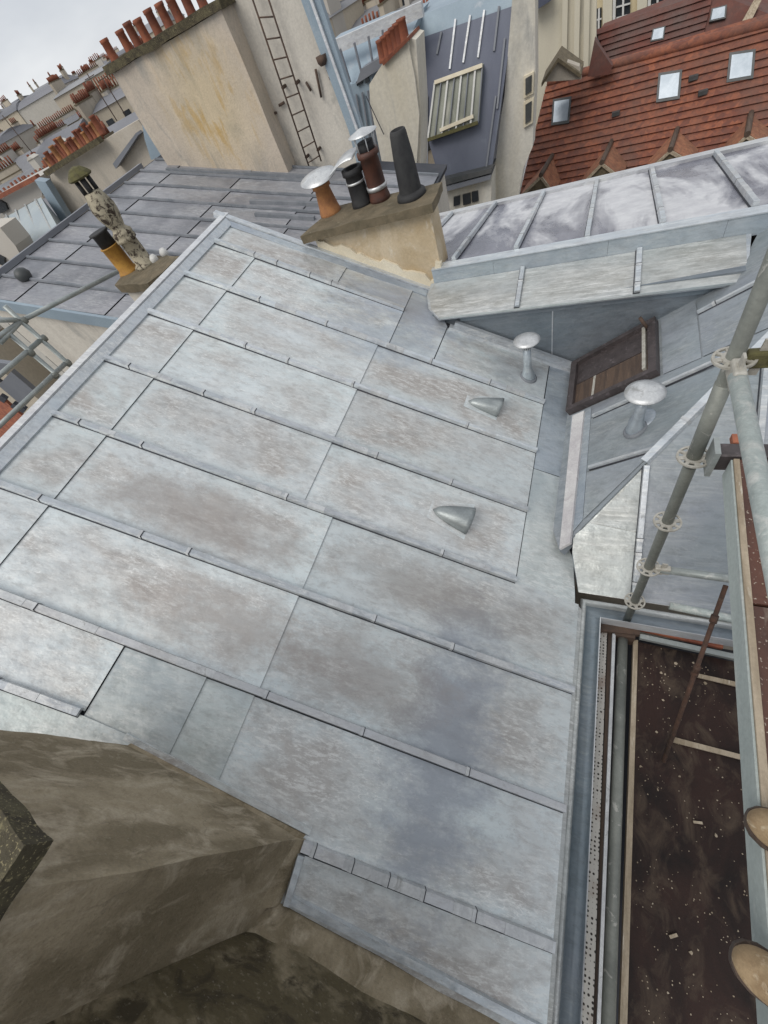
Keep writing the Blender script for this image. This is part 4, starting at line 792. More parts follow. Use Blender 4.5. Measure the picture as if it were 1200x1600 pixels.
strip4('rail_board', ((1000, 975), (1130, 1003), (1130, 1013), (1000, 984)), -3.6, 0.04, 'brick_wood')
strip4('cleat', ((1085, 1051), (1190, 1074), (1190, 1082), (1085, 1057)), -3.68, 0.015, 'wood')
strip4('cleat', ((1055, 1152), (1170, 1182), (1170, 1190), (1052, 1160)), -3.68, 0.015, 'wood')
# added near-black slab, paints in the unlit void below gutter and decks
tag(strip4('void_slab', ((880, 900), (1300, 900), (1300, 1700), (880, 1700)), -4.6, 0.05, 'dark', None), kind='structure').name = 'courtyard'
m = MB(); m.tube(at_z(1046, 946, -3.45), at_z(1200, 978, -3.45), 0.03, 16); m.obj('ledger', MT['tube_light'], sf)

rod = MB(); a, c = at_z(1134, 915, -2.75), fl(1037, 1190, -3.67); rod.tube(a, c, 0.013, 10); d = (c - a).normalized()
for t in (0.15, 0.42, 0.44): q = a.lerp(c, t); rod.tube(q, q + d * 0.05, 0.020, 10)
tag(rod.obj('steel_rod', MT['rust']), 'rusty steel rod leaning down onto the lower plywood deck', 'rod')
# crumbs of mortar and plaster on the deck
rs = random.Random(11); deb = MB()
for i in range(300):
    x = rs.uniform(0.56, 1.15); y = rs.uniform(-0.9, 1.15); s = rs.uniform(0.0015, 0.0045) * (1 if rs.random() < 0.95 else 2.4); zz = -3.70
    if i % 3 == 0: x, y = 0.62 + 0.45 * rs.random() ** 2 + rs.gauss(0, .02), [1.1, 0.9, 0.2, -0.3, -0.75][i % 5] + rs.gauss(0, .07)
    c = Vector((x, y, zz)); r = bmesh.ops.create_icosphere(deb.bm, subdivisions=1, radius=s)
    for v in r['verts']: v.co = c + Vector((v.co.x * rs.uniform(.6, 1.5), v.co.y * rs.uniform(.6, 1.5), v.co.z * 0.5 + s * 0.4))
for i in range(90):
    x = rs.uniform(0.61, 0.74); y = rs.uniform(-0.9, 1.25); s = rs.uniform(0.001, 0.004); c = Vector((x, y, -1.61)); r = bmesh.ops.create_icosphere(deb.bm, subdivisions=1, radius=s)
    for v in r['verts']: v.co = c + Vector((v.co.x * rs.uniform(.6, 1.5), v.co.y * rs.uniform(.6, 1.5), v.co.z * 0.5 + s * 0.4))
tag(deb.obj('mortar_crumbs', MT['wood']), 'pale mortar crumbs scattered over the dark scaffold decks', 'debris', kind='stuff')

# boots of the person on the upper deck
ps = thing('person', 'person of whom only two tan suede boot toes show on the upper deck', 'person', (0.75, -0.1, -1.61))
def boot(tip, dirv, side):
    d = Vector(dirv).normalized(); s = Vector((-d.y, d.x, 0)); L_ = 0.29; up = Vector((0, 0, 1)); heel = tip - d * L_
    secs = [(0.0, 0.030, 0.045, 0), (0.03, 0.038, 0.10, 0), (0.10, 0.040, 0.115, 0), (0.15, 0.044, 0.10, 0), (0.20, 0.050, 0.078, 0), (0.245, 0.049, 0.062, 0), (0.272, 0.038, 0.050, 0), (0.287, 0.020, 0.034, 0), (0.29, 0.006, 0.02, 0)]
    m = MB(); n = 16; prev = None
    for t, hw, hh, q in secs:
        c = heel + d * t + Vector((0, 0, -1.598)) * 0; ring = []
        for i in range(n):
            a = 2 * math.pi * i / n; x = math.cos(a) * hw; zz = max(0.012, 0.012 + hh * (0.5 + 0.5 * math.sin(a))) if True else 0
            ring.append(m.bm.verts.new(Vector((c.x, c.y, tip.z)) + s * x * (1 if math.sin(a) < 0.3 else 1 - 0.25 * math.sin(a)) + up * zz))
        if prev:
            for i in range(n): f = m.bm.faces.new((prev[i], prev[(i + 1) % n], ring[(i + 1) % n], ring[i])); f.smooth = True
        else: m.bm.faces.new(ring[::-1])
        prev = ring
    m.bm.faces.new(prev); o = m.obj('boot', MT['suede'], ps); ss = o.modifiers.new('s', 'SUBSURF'); ss.levels = ss.render_levels = 2
    m = MB(); m.lathe(heel + d * 0.075 + Vector((0, 0, 0.0)), [(0.045, 0.08), (0.05, 0.14), (0.055, 0.2), (0.052, 0.2)], n=18); m.obj('boot_shaft', MT['suede'], o)
    m = MB(); m.lathe(heel + d * 0.075, [(0.065, 0.15), (0.07, 0.25), (0.075, 0.42)], n=18); m.obj('trouser_leg', MT['denim'], ps)
    m = MB(); A = []; B_ = []
    for t, hw, hh, q in secs:
        A.append(heel + d * t + s * hw * 1.02); B_.append(heel + d * t - s * hw * 1.02)
    loop = A + B_[::-1]; loop = [Vector((q.x, q.y, tip.z)) for q in loop]; m.hexa(loop, [q + up * 0.02 for q in loop]); m.obj('sole', MT['wood_dark'], o)
    # toe cap seam
    m = MB(); pts = []
    for i in range(9):
        a = math.pi * (i + 0.0) / 8; pts.append(Vector((heel.x, heel.y, tip.z)) + d * (0.225 + 0.012 * math.sin(a)) + s * math.cos(a) * 0.042 + up * (0.018 + 0.062 * math.sin(a)))
    for q, r_ in zip(pts, pts[1:]): m.tube(q, r_, 0.002, 6)
    m.obj('toe_seam', MT['wood_dark'], o)
t1 = at_z(1149, 1492, -1.57); t2 = at_z(1172, 1275, -1.57)
boot(Vector((t1.x, t1.y, -1.612)), (-1, 0.28, 0), 1); boot(Vector((t2.x, t2.y, -1.612)), (-1, 0.30, 0), 1)

# ================================================================== SCAFFOLD TUBES ON THE FAR LEFT
fs = thing('tube_scaffold', 'thin grey tube scaffold rising against the pale courtyard wall at the left edge', 'scaffold', (-6.5, 3.2, -8))
X = -7.0
tubes = [((-40, 552), (36, 500), 0), ((36, 500), (185, 424), 0), ((-40, 620), (67, 528), 0), ((-40, 702), (105, 565), 0), ((7, 478), (108, 572), 1), ((15, 522), (88, 588), 1), ((-10, 500), (36, 500), 0), ((0, 536), (30, 504), 0)]
for a, c, vert in tubes:
    A, C_ = at_x(*a, X), at_x(*c, X)
    if vert: C_.x, C_.y = A.x, A.y; C_.z = -9
    m = MB(); m.tube(A, C_, 0.032, 10); m.obj('standard' if vert else 'ledger', MT['galv'], fs)
for uv in ((36, 500), (67, 528), (47, 550), (85, 585), (105, 566)):
    m = MB(); c = at_x(*uv, X); m.lathe(c - Vector((0, 0, .05)), [(0.04, 0), (0.05, 0.03), (0.05, 0.06), (0.04, 0.08)], n=10); m.obj('coupler', MT['tube'], fs)

# ================================================================== BUILDINGS BEHIND
def poly_y(name, pts, y, dep, mat, parent, dy=None):
    """upright outline measured at distance y, given real depth backwards; pts (u, v[, dy])"""
    P = [at_y(p[0], p[1], y + (p[2] if len(p) > 2 else 0)) for p in pts]
    m = MB(); m.hexa(P, [p + Vector((0, dep, 0)) for p in P]); return m.obj(name, MT[mat] if isinstance(mat, str) else mat, parent)
def rod_y(name, a, c, y, r, mat, parent, n=8):
    m = MB(); m.tube(at_y(*a, y), at_y(*c, y), r, n); return m.obj(name, MT[mat], parent)
def bar_y(name, a, c, y, w_, h, mat, parent):
    m = MB(); m.bar(at_y(*a, y), at_y(*c, y), (0, -1, 0), w_, h); return m.obj(name, MT[mat], parent)

# --- blue grey mansard house with an old glazed studio window
mh = thing('mansard_house', 'house with a steep blue grey zinc mansard and a long barred studio window', 'building', (1, 20, GZ))
YM = 19.0
def MZ(u, v):    # steep roof plane: leans back as it rises
    d = W(u, v); n = Vector((0.05, -1, 0.34)); p0 = at_y(735, 280, YM); return d * (n.dot(p0) / n.dot(d))
def solid_back(name, P, mat, parent, dep=1.0, fwd=0.0):
    m = MB(); f = Vector((0, fwd, 0)); m.hexa([p + f for p in P], [p + Vector((0, dep, 0)) for p in P]); return m.obj(name, MT[mat], parent)
mf = solid_back('mansard_roof', [MZ(*q) for q in ((650, 62), (805, 8), (768, 268), (690, 292), (655, 170))], 'mansard', mh, 3.0)
solid_back('roof_top', [MZ(*q) for q in ((640, 30), (800, -30), (806, 8), (650, 62))], 'blue_zinc', mh, 3.0, 0.0)
nM = Vector((0.05, -1, 0.34)).normalized()
def seamM(a, c, w_=0.07, mat='cap_light'):
    m = MB(); m.bar(MZ(*a), MZ(*c), nM, w_, 0.06); m.obj('roof_seam', MT[mat], mf)
for a, c in (((712, 30), (703, 108)), ((735, 24), (724, 98)), ((757, 16), (747, 90)), ((690, 50), (683, 85)), ((664, 80), (657, 150)), ((780, 10), (772, 80)), ((789, 60), (777, 170)), ((668, 150), (668, 280)), ((775, 150), (760, 262))): seamM(a, c, 0.06, 'cap_light' if a[0] in (712, 735, 757) else 'lilac_zinc')
gl = solid_back('studio_window', [MZ(*q) for q in ((682, 126), (756, 99), (749, 188), (671, 215))], 'old_glass', mh, 0.3, -0.22)
gpos = lambda u, v: MZ(u, v) + Vector((0, -0.23, 0))
for i in range(8):
    t = i / 7; a = gpos(682, 126).lerp(gpos(756, 99), t); c = gpos(671, 215).lerp(gpos(749, 188), t); m = MB(); m.bar(a, c, nM, 0.06 if i % 2 == 0 else 0.035, 0.06); m.obj('window_bar', MT['frame_white' if i % 2 == 0 else 'lilac_zinc'], gl)
for a, c in (((682, 126), (756, 99)), ((671, 215), (749, 188)), ((690, 200), (742, 178))): m = MB(); m.bar(gpos(*a), gpos(*c), nM, 0.10, 0.09); m.obj('window_rail', MT['cream_paint' if a[1] < 210 else 'moss'], gl)
for i, q in enumerate(((676, 292, 10), (770, 266, 10))): pass
solid_back('gutter', [MZ(*q) for q in ((684, 278), (772, 256), (770, 264), (686, 287))], 'frame_dark', mh, 0.5, -0.35)
solid_back('gutter', [MZ(*q) for q in ((686, 289), (770, 267), (768, 275), (688, 297))], 'lilac_zinc', mh, 0.5, -0.30)
lw = solid_back('lower_wall', [MZ(*q) for q in ((684, 298), (768, 274), (764, 420), (690, 440))], 'render_white', mh, 3.0, 0.05)
for q in (((709, 308), (719, 305), (719, 319), (709, 322)), ((723, 304), (735, 301), (736, 317), (724, 320)), ((737, 300), (747, 298), (748, 313), (738, 316)), ((678, 315), (684, 314), (685, 328), (679, 330))): solid_back('window', [MZ(*x) for x in q], 'glass_dark', mh, 0.3, -0.04)

# --- white chimney wall with red pots in front of the mansard
wc = thing('chimney_stack', 'white plastered chimney wall with a short row of brick red pots beside the blue mansard', 'chimney', (-1, 16, -8))
YC = 16.0
poly_y('stack', ((600, 96), (636, 60), (648, 120), (655, 180), (648, 320), (612, 320), (596, 250), (578, 160), (577, 132)), YC, 0.9, 'render_white', wc)
poly_y('stack_side', ((636, 58), (650, 62), (657, 168), (657, 260), (652, 300), (650, 180)), YC + 0.1, 0.9, 'render_white', wc)
poly_y('coping', ((596, 97), (638, 57), (640, 62), (599, 103)), YC - 0.1, 1.1, 'terracotta', wc)
for i in range(6):
    t = (i + 0.4) / 6; u, v = 598 + 38 * t, 95 - 37 * t; b_ = at_y(u, v + 2, YC + 0.3); pot('chimney_pot', b_, 0.42, 0.14, 0.125, 'terracotta', wc, 0.01, n=10)
bar_y('cable', (572, 150), (600, 210), YC - 0.1, 0.02, 0.02, 'dark', wc)

# --- pale blue zinc house behind the corner flashing
bh = thing('zinc_house', 'house with pale blue zinc roofs and two tiny dark windows between the two chimney walls', 'building', (-3, 19, GZ))
poly_y('roof_slope', ((518, 64, 1.5), (600, 30, 1.5), (660, 14, 1.5), (640, 60), (600, 100), (562, 125), (540, 140)), 19, 1.0, 'blue_zinc', bh)
bar_y('ridge_roll', (516, 76), (662, 12), 19.5, 0.32, 0.2, 'cap_light', bh)
poly_y('roof_slope', ((564, 108), (610, 80), (606, 100), (556, 132)), 18.7, 0.5, 'lilac_zinc', bh)
poly_y('wall', ((538, 138), (580, 118), (590, 160), (592, 330), (556, 330), (548, 200)), 18.8, 2.0, 'blue_zinc', bh)
for i in range(4): bar_y('roof_seam', (548 + 9 * i, 150 - 3 * i), (562 + 9 * i, 232), 18.75, 0.05, 0.05, 'lilac_zinc', bh)
for i in range(4): bar_y('roof_seam', (532 + 22 * i, 76 - 10 * i), (548 + 18 * i, 128 - 12 * i), 18.95, 0.05, 0.08, 'lilac_zinc', bh)
for q in (((556, 128), (564, 124), (566, 131), (558, 135)), ((570, 123), (575, 120), (577, 128), (571, 131))): poly_y('window', q, 18.72, 0.2, 'glass_dark', bh)

# --- cream party wall and the curved white parapet between the mansard and the tiled roofs
pw = thing('party_wall', 'tall cream party wall with a curved white parapet running down beside the tiled roof', 'wall', (3, 22, GZ))
poly_y('parapet', ((802, -20), (836, -20), (837, 120), (832, 230), (818, 262), (806, 330), (758, 330), (768, 270), (788, 150)), 20.0, 0.8, 'render_white', pw)
poly_y('wall', ((826, -40), (932, -40), (931, 110), (935, 330), (826, 330)), 29.5, 0.5, 'yellow_pale', pw) if 'yellow_pale' in MT else None
for x in (884, 903, 918): bar_y('pilaster', (x, -30), (x - 3, 125), 29.45, 0.22, 0.12, 'yellow_pale', pw)
poly_y('sill', ((832, 20), (862, 0), (862, -14), (832, 4)), 28.9, 0.5, 'mansard', pw)
sh = thing('wall_unit', 'stack of two small louvred shutters with cream frames on the white parapet', 'shutter', (3, 21, -9))
for q in (((818, 120), (834, 112), (833, 146), (818, 154)), ((818, 160), (834, 152), (832, 192), (818, 200))):
    f_ = poly_y('shutter_frame', q, 19.9, 0.3, 'cream_paint', sh)
    c = [(sum(p[0] for p in q) / 4, sum(p[1] for p in q) / 4)] * 4; q2_ = [(c[0][0] + (p[0] - c[0][0]) * 0.62, c[0][1] + (p[1] - c[0][1]) * 0.75) for p in q]
    poly_y('louvre', q2_, 19.86, 0.1, 'frame_dark', f_)

# --- the red tiled house
th = thing('tiled_house', 'long house with a steep brick red tile roof and three rooflights in the upper right', 'building', (10, 28, GZ))
ang = R_(-9); U = Vector((math.cos(ang), math.sin(ang), 0)); Bk = Vector((-math.sin(ang), math.cos(ang), 0)); sl = R_(48)
SU = (Bk * math.cos(sl) + Vector((0, 0, 1)) * math.sin(sl)); NR = (Vector((0, 0, 1)) * math.cos(sl) - Bk * math.sin(sl))
O1 = at_y(1000, 200, 25.0)
def RP(u, v, O, h=0.0): d = W(u, v); return d * ((O + NR * h).dot(NR) / NR.dot(d))
def ab(p, O): q = p - O; return q.dot(U), q.dot(SU)
def tile_roof(name, O, quad, mat, parent, step=0.36):
    """rows of tiles as real courses; quad in picture points: left-bottom, left-top, right-top, right-bottom"""
    P = [ab(RP(u, v, O), O) for u, v in quad]; (alb, blb), (alt, blt), (art, brt), (arb, brb) = P
    m = MB(); b0, b1_ = min(blb, brb), max(blt, brt); n = int((b1_ - b0) / step) + 1; rs = random.Random(3)
    def lx(b): return alb + (alt - alb) * max(0, min(1, (b - blb) / (blt - blb)))
    for i in range(n):
        b_ = b0 + i * step; c_ = b_ + step
        if b_ > b1_: break
        xa, xb_ = lx(b_), art
        k_ = 26; prev = None
        seg = []
        for j in range(k_ + 1):
            a = xa + (xb_ - xa) * j / k_; w_ = rs.uniform(-0.012, 0.012)
            seg.append((O + U * a + SU * b_ + NR * (0.085 + w_), O + U * a + SU * c_ + NR * (0.012), O + U * a + SU * b_ - NR * 0.02))
        for s0, s1 in zip(seg, seg[1:]):
            m.face((s0[0], s1[0], s1[1], s0[1])); m.face((s0[2], s1[2], s1[0], s0[0]))
    o = m.obj(name, MT[mat], parent); return o
quad1 = ((806, 330), (856, 128), (1320, 5), (1400, 260))
tr = tile_roof('tile_roof', O1, quad1, 'tiles', th, 0.27)
P4 = [RP(u, v, O1, -0.04) for u, v in quad1]; m = MB(); m.hexa(P4, [p + Bk * 0.25 - Vector((0, 0, 0.3)) for p in P4]); m.obj('wall', MT['tiles_dark'], th)
m = MB(); m.tube(RP(856, 128, O1, 0.02), RP(1320, 5, O1, 0.02), 0.16, 10); m.obj('ridge_tiles', MT['tiles'], th)
def velux(q, O, parent, sky=True):
    P = [RP(u, v, O, 0.10) for u, v in q]; c = sum(P, Vector()) / 4
    m = MB(); m.hexa([p - NR * 0.1 for p in P], P); f = m.obj('rooflight', MT['frame_dark'], parent)
    I = [c + (p - c) * 0.80 + NR * 0.012 for p in P]; m = MB(); m.hexa([p - NR * 0.02 for p in I], I); m.obj('pane', MT['glass_sky' if sky else 'old_glass'], f)
velux(((861, 196), (864, 155), (893, 150), (889, 192)), O1, th); velux(((1025, 160), (1029, 114), (1066, 108), (1062, 154)), O1, th); velux(((1135, 129), (1140, 82), (1181, 76), (1177, 122)), O1, th)
# gabled dormers along the eaves
def gable(apex, lft, rgt, parent):
    A = RP(*apex, O1, 0.35); Lp = RP(*lft, O1, 0.9); Rp = RP(*rgt, O1, 0.9)
    A = at_ray_plane(apex, Lp); 
    back = Bk * 3.2
    m = MB(); m.hexa([A, Lp, Lp - Vector((0, 0, .12)), A - Vector((0, 0, .12))], [A + back, Lp + back * .6, Lp + back * .6 - Vector((0, 0, .12)), A + back - Vector((0, 0, .12))]); m.obj('gable_roof', MT['tiles_orange'], parent)
    m = MB(); m.hexa([A, Rp, Rp - Vector((0, 0, .12)), A - Vector((0, 0, .12))], [A + back, Rp + back * .6, Rp + back * .6 - Vector((0, 0, .12)), A + back - Vector((0, 0, .12))]); m.obj('gable_roof', MT['tiles_orange'], parent)
    f0 = -Bk * 0.02
    m = MB(); m.hexa([A - Vector((0, 0, .14)), Lp - Vector((0, 0, .1)) , Lp - Vector((0, 0, 3)), Rp - Vector((0, 0, 3)), Rp - Vector((0, 0, .1))], [q + Bk * 0.9 for q in (A - Vector((0, 0, .14)), Lp - Vector((0, 0, .1)), Lp - Vector((0, 0, 3)), Rp - Vector((0, 0, 3)), Rp - Vector((0, 0, .1)))]); m.obj('gable_wall', MT['slab'], parent)
    for e in (Lp, Rp):
        m = MB(); m.bar(A - Bk * 0.06 - Vector((0, 0, 0.05)), e - Bk * 0.06 - Vector((0, 0, 0.05)), (0, 0, 1), 0.07, 0.10, 1, -0.07); m.obj('bargeboard', MT['wood'], parent)
    m = MB(); m.tube(A - Bk * 0.1, A + back, 0.10, 8); m.obj('ridge_tile', MT['wood_dark'], parent)
def at_ray_plane(uv, p): d = W(*uv); return d * (p.dot(Bk) / d.dot(Bk))
for k_, (a, l, r) in enumerate((((846, 272), (812, 306), (866, 300)), ((941, 252), (905, 290), (972, 276)), ((1048, 232), (1008, 268), (1086, 254)), ((1168, 208), (1128, 246), (1214, 236)))): gable(a, l, r, th)
for q in ((962, 178), (1098, 145), (1083, 122)): m = MB(); c = RP(*q, O1, 0.1); m.box(c.x - .15, c.x + .15, c.y - .1, c.y + .1, c.z - .05, c.z + .08); m.obj('roof_vent', MT['frame_dark'], th)
# upper tiled roof, further back
t2h = thing('tiled_house', 'darker red tiled house with two small rooflights rising behind the long tiled roof', 'building', (14, 34, GZ))
O2 = at_y(1060, 60, 30.0)
quad2 = ((962, 130), (930, 58), (1115, -12), (1300, 60))
tile_roof('tile_roof', O2, quad2, 'tiles_dark', t2h, 0.25)
P4 = [RP(u, v, O2, -0.04) for u, v in quad2]; m = MB(); m.hexa(P4, [p + Bk * 2 for p in P4]); m.obj('wall', MT['tiles_dark'], t2h)
m = MB(); m.bar(RP(928, 56, O2), RP(966, 134, O2), NR, 0.12, 0.12); m.obj('verge', MT['frame_dark'], t2h)
velux(((1016, 65), (1020, 45), (1040, 40), (1037, 61)), O2, t2h); velux(((1108, 34), (1112, 13), (1136, 7), (1134, 28)), O2, t2h)
m = MB(); m.hexa([RP(1150, 50, O2, 0.02), RP(1178, 0, O2, 0.02), RP(1190, 0, O2, 0.02), RP(1165, 50, O2, 0.02)], [RP(1150, 50, O2, .15), RP(1178, 0, O2, .15), RP(1190, 0, O2, .15), RP(1165, 50, O2, .15)]); m.obj('hip_flashing', MT['wood'], t2h)
sg = thing('gabled_shed', 'small weathered gable roof wedged between the cream wall and the tiled ridge', 'shed', (5, 26, -9))
Pg = [(850, 128), (872, 92), (905, 104), (908, 124)]
poly_y('gable_wall', Pg, 24.5, 0.4, 'render_beige', sg)
for a, c in (((872, 90), (846, 130)), ((872, 90), (908, 116))):
    A, C_ = at_y(*a, 24.3), at_y(*c, 24.3); m = MB(); m.hexa([A, C_, C_ - Vector((0, 0, .12)), A - Vector((0, 0, .12))], [q + Vector((0, 1.6, 0)) for q in (A, C_, C_ - Vector((0, 0, .12)), A - Vector((0, 0, .12)))]); m.obj('gable_roof', MT['slab'], sg)
poly_y('side_gable', ((918, 120), (929, 62), (957, 104), (952, 116)), 26.0, 0.5, 'tiles_dark', sg)
# yellow house
yh = thing('yellow_house', 'pale yellow house with tall dark paned windows behind the tiled roofs', 'building', (16, 40, GZ))
poly_y('wall', ((922, -60), (1200, -160), (1240, 60), (925, 130)), 37.0, 4, 'yellow_wall', yh)
for u, v, w_ in ((932, 14, 8), (963, -6, 22), (1018, -26, 20), (1052, -40, 20), (1092, -60, 20), (1135, -80, 20)):
    h_ = 52; sl_ = -0.28
    q = ((u, v), (u + w_, v + w_ * sl_), (u + w_ - 1, v + h_ + w_ * sl_), (u - 1, v + h_))
    f_ = poly_y('window', q, 36.9, 0.25, 'glass_dark', yh)
    bar_y('mullion', (u + w_ * .5, v + w_ * .5 * sl_), (u + w_ * .5 - 1, v + h_ + w_ * .5 * sl_), 36.88, 0.09, 0.05, 'frame_white', f_)
    for t in (0.33, 0.66): bar_y('glazing_bar', (u, v + h_ * t), (u + w_, v + h_ * t + w_ * sl_), 36.88, 0.06, 0.04, 'frame_white', f_)
    bar_y('frame', (u - 3, v + 1), (u - 4, v + h_), 36.92, 0.14, 0.06, 'frame_white', f_)
for u in (950, 1004): bar_y('pilaster', (u, -60), (u - 2, 120), 36.95, 0.45, 0.12, 'yellow_pale', yh)

# --- left: long party wall with pots, sheds
lw_ = thing('party_wall', 'long beige party wall with a dark sooty top edge crossing the left background', 'wall', (-18, 16, GZ))
poly_y('wall', ((78, 274), (160, 220), (215, 188), (262, 245), (262, 330), (130, 460)), 15.5, 0.6, 'render_beige', lw_)
bar_y('coping', (76, 268), (160, 216), 15.4, 0.16, 0.25, 'stone_dark', lw_)
bar_y('corner_flashing', (70, 278), (128, 372), 15.3, 0.55, 0.3, 'blue_zinc', lw_)
poly_y('roof_light', ((176, 256), (212, 208), (216, 211), (181, 264)), 15.2, 0.5, 'lilac_zinc', lw_)
poly_y('zinc_gable', ((218, 170), (232, 176), (252, 246), (236, 250), (226, 218)), 13.0, 0.5, 'blue_zinc', lw_)
for i in range(17):
    t = i / 16; pot('chimney_pot', at_y(82 + 80 * t + random.uniform(-2, 2), 260 - 51 * t, 15.7), 0.30 + 0.28 * random.random(), 0.115, 0.105, ('terracotta', 'terra_bright')[i % 3 == 0], lw_, 0.012, n=10)
zs_ = thing('zinc_shed', 'pale blue corrugated zinc shed roof with a yellow stain at the far left', 'shed', (-16, 12, GZ))
P = [at_y(0, 344, 15), at_y(64, 308, 15), at_y(100, 372, 12.2), at_y(30, 432, 12.2), at_y(-30, 470, 12.2), at_y(-60, 372, 15)]
MT['shed_zinc'] = stained('shed_zinc', (0.40, 0.45, 0.46), (0.34, 0.39, 0.42), (0.38, 0.33, 0.10), scale=0.5, rough=0.6, lo3=0.60, hi3=0.7)
m = MB(); m.hexa([p - Vector((0, 0, 1.0)) for p in P], P); so_ = m.obj('roof_slope', MT['shed_zinc'], zs_)
for i in range(9):
    t = (i + 0.5) / 9; a = P[5].lerp(P[1], t); c = P[4].lerp(P[2], t); m = MB(); m.bar(a, c, (0, 0, 1), 0.06, 0.05); m.obj('roof_seam', MT['zinc_light'], so_)
m = MB(); m.bar(P[2], P[4], (0, 0, 1), 0.25, 0.22); m.obj('gutter', MT['frame_dark'], zs_)
wh = thing('white_house', 'low white walled house with a dark window above the corrugated zinc shed', 'building', (-20, 16, GZ))
poly_y('wall', ((-60, 340), (0, 306), (62, 276), (66, 306), (0, 344), (-60, 376)), 15.6, 2.5, 'city_white', wh)
poly_y('window', ((-4, 312), (8, 318), (12, 328), (0, 334)), 15.5, 0.2, 'glass_dark', wh)
bar_y('coping', (-60, 338), (62, 274), 15.5, 0.14, 0.2, 'terracotta', wh)
wb = thing('white_house', 'plain white wall corner poking in below the zinc shed at the left edge', 'building', (-11, 9, GZ))
poly_y('wall', ((-60, 360), (0, 356), (24, 384), (34, 402), (8, 420), (-60, 440)), 11.6, 0.8, 'city_white', wb)
poly_y('window', ((-10, 396), (6, 404), (8, 416), (-10, 410)), 11.5, 0.2, 'glass_dark', wb)

# ================================================================== THE CITY TOWARDS THE HORIZON
h = MB()
hn = 24
for i in range(hn):
    pass
V = []
for r, z in ((60, GZ - 0.5), (150, -12), (260, -4), (420, 3), (600, 4), (900, 2), (1400, -10)):
    V.append([h.bm.verts.new(Vector((math.sin(R_(a)) * r, math.cos(R_(a)) * r, z + 1.5 * math.sin(a * 0.21) + 1.0 * math.sin(a * 0.57)))) for a in range(-90, 61, 5)])
for A, B_ in zip(V, V[1:]):
    for i in range(len(A) - 1): h.bm.faces.new((A[i], A[i + 1], B_[i + 1], B_[i]))
tag(h.obj('hill', MT['hill']), kind='structure')
# shared meshes
def mesh_of(mb, name, mats):
    bmesh.ops.recalc_face_normals(mb.bm, faces=mb.bm.faces[:]); me = bpy.data.meshes.new(name); mb.bm.to_mesh(me); mb.bm.free()
    for q in mats: me.materials.append(q)
    return me
def box_me(mat): m = MB(); m.box(-.5, .5, -.5, .5, 0, 1); return mesh_of(m, 'wall', [MT[mat]])
wall_me = [box_me('city_beige'), box_me('city_white')]
m = MB(); m.hexa([Vector(p) for p in ((-.52, -.52, 0), (.52, -.52, 0), (.52, .52, 0), (-.52, .52, 0))], [Vector(p) for p in ((-.46, -.30, .7), (.46, -.30, .7), (.46, .30, .7), (-.46, .30, .7))])
m.hexa([Vector(p) for p in ((-.46, -.30, .7), (.46, -.30, .7), (.46, .30, .7), (-.46, .30, .7))], [Vector(p) for p in ((-.46, -.02, 1), (.46, -.02, 1), (.46, .02, 1), (-.46, .02, 1))]); roof_me = mesh_of(m, 'roof', [MT['city_roof']])
def chim_me(n, seed):
    rs = random.Random(seed); m = MB(); m.box(-.28, .28, -n * 0.25, n * 0.25, -4.5, 0, 0); m.box(-.34, .34, -n * 0.25 - .06, n * 0.25 + .06, 0, 0.16, 1)
    for i in range(n): m.lathe((0, -n * 0.25 + 0.25 + 0.5 * i, 0.16), [(0.16, 0), (0.13, 0.75 + 0.25 * rs.random())], n=8, mi=2)
    return mesh_of(m, 'chimney', [MT['city_white'] if seed % 2 else MT['city_beige'], MT['slab'], MT['terracotta']])
chim_mes = [chim_me(n, i) for i, n in enumerate((4, 6, 8, 10, 12))]
m = MB(); m.box(-.55, .55, -.08, .08, 0, 1.8); win_me = mesh_of(m, 'window', [MT['glass_dark']])
m = MB(); m.box(-.6, .6, -.9, .4, 0, 1.3); m.hexa([Vector((-.7, -1, 1.3)), Vector((.7, -1, 1.3)), Vector((.7, .4, 1.3)), Vector((-.7, .4, 1.3))], [Vector((-.1, -1, 1.65)), Vector((.1, -1, 1.65)), Vector((.1, .4, 1.65)), Vector((-.1, .4, 1.65))]); dorm_me = mesh_of(m, 'dormer', [MT['city_white']])
def link(name, me, parent, loc, rot=0, scl=(1, 1, 1)):
    o = bpy.data.objects.new(name, me); COL.objects.link(o); o.parent = parent; o.location = loc; o.rotation_euler = (0, 0, rot); o.scale = scl; return o
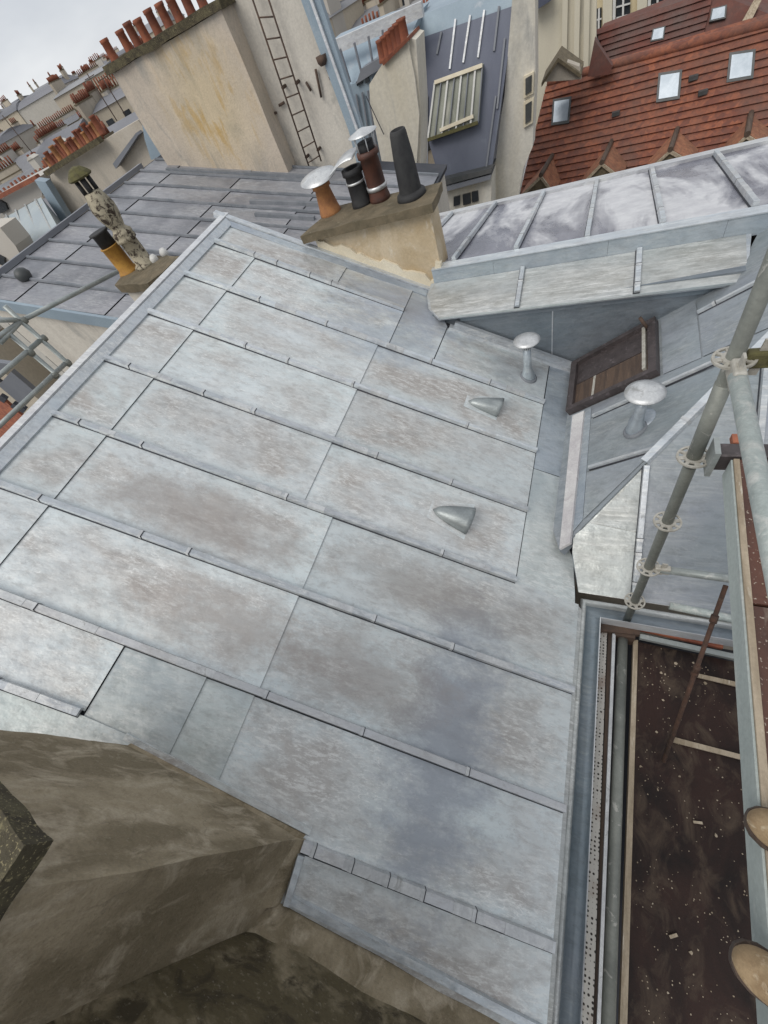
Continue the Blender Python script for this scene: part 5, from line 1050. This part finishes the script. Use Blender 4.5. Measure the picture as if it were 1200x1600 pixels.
def house(x, y, wd, dp, top, rot, rs, detail, label):
    r = thing('apartment_house', label, 'building', (x, y, GZ), 'apartment houses crowding towards the horizon'); r.rotation_euler = (0, 0, rot)
    hh = top - GZ; rh = rs.choice((0.9, 1.6, 2.6)); eave = hh - rh
    wm = wall_me[rs.random() < 0.35]
    link('wall', wm, r, (0, 0, -1), 0, (wd, dp, eave + 1)); link('roof', roof_me, r, (0, 0, eave + 0.003), 0, (wd, dp, rh))
    for sx in (-1, 1):
        if rs.random() < 0.85: link('chimney', chim_mes[rs.randrange(5)], r, (sx * wd * 0.48, rs.uniform(-.2, .2) * dp, hh + rs.uniform(0.1, 1.6)), 0)
    for q_ in range(2):
        if rs.random() < 0.6: link('chimney', chim_mes[rs.randrange(5)], r, (rs.uniform(-.4, .4) * wd, rs.uniform(-.3, .3) * dp, hh + rs.uniform(0.2, 1.5)), rs.choice((0, math.pi / 2)))
    if rs.random() < 0.5: link('chimney', chim_mes[rs.randrange(5)], r, (rs.uniform(-.2, .2) * wd, dp * 0.1, hh + rs.uniform(0.2, 1.2)), math.pi / 2)
    if detail:
        n = max(2, int(wd / 2.6))
        for i in range(n):
            xx = -wd / 2 + wd * (i + 0.5) / n
            for fl_ in range(2): link('window', win_me, r, (xx, -dp / 2 - 0.02, eave - 3.0 - 3.1 * fl_))
            if i % 2 == 0 and rh > 2: link('dormer', dorm_me, r, (xx, -dp / 2 + 0.9, eave + 0.4))
rs = random.Random(21)
labs = ['beige apartment house with a grey zinc roof and chimney pots, one of many filling the distance']
rings = [(34, -8.5, -52, 24, 11), (46, -7.0, -68, 26, 12), (60, -5.6, -74, 28, 13), (76, -4.2, -76, 28, 14), (98, -2.6, -76, 26, 15), (125, -0.8, -76, -10, 17), (160, 1.2, -76, -20, 19), (205, 3.6, -76, -30, 21), (265, 6.5, -76, -34, 24), (340, 9.8, -76, -38, 28)]
for r_, top, a0, a1, wd in rings:
    if r_ == 34: a0 = -30
    wd *= 0.72; step = math.degrees((wd * 0.9) / r_); a = a0 + rs.random() * step
    while a < a1:
        rr_ = r_ * rs.uniform(0.93, 1.08); x, y = math.sin(R_(a)) * rr_, math.cos(R_(a)) * rr_
        tp = top + rs.uniform(-1.6, 1.6) * (1 + r_ / 180) - (2.0 if a > -30 else 0) * min(1, 60 / r_)
        if not (a > 2 and r_ < 45):
            house(x, y, wd * rs.uniform(0.8, 1.15), rs.uniform(7, 11) * (1 + r_ / 300), tp, -R_(a) * 0.55 + rs.uniform(-0.5, 0.5), rs, r_ < 110, 'beige or white apartment house with grey roof and red chimney pots in the crowded distance')
        a += step * rs.uniform(0.9, 1.15)
# antennas on the skyline
for i, (u, v0, v1, y) in enumerate(((22, 172, 210, 60), (152, 108, 150, 55), (165, 118, 140, 55))):
    A = thing('aerial', ('thin television aerial furthest left on the skyline', 'tall thin aerial on the skyline left of the beige chimney wall', 'short thin aerial on the skyline nearest the beige chimney wall')[i], 'aerial', tuple(at_y(u + 10, v1 + 6, y)))
    c0, c1_ = at_y(u + 10, v1 + 6, y), at_y(u - 6, v0, y); c1_.x, c1_.y = c0.x, c0.y
    m = MB(); m.tube(c0 - Vector((0, 0, 2)), c1_, 0.06, 6); m.obj('mast', MT['iron'], A)
    m = MB(); q = c0.lerp(c1_, 0.85); m.tube(q - Vector((0.9, 0, 0)), q + Vector((0.9, 0, 0)), 0.04, 6); m.obj('boom', MT['iron'], A)

for i, (u, v, l_, a_) in enumerate(((1172, 1222, 0.07, 1.0), (1090, 1285, 0.05, 0.2), (1052, 1462, 0.045, 0.6))):
    c = at_z(u, v, -3.69); m = MB(); d = Vector((math.cos(a_), math.sin(a_), 0)); m.bar(c - d * l_ / 2, c + d * l_ / 2, (0, 0, 1), 0.014, 0.008)
    tag(m.obj('wood_scrap', MT['wood']), ('longest pale wood scrap on the lower deck beside the upper deck rail', 'pale wood scrap in the middle of the lower deck below the lower cleat', 'short pale wood scrap lowest on the dark lower deck')[i], 'scrap')
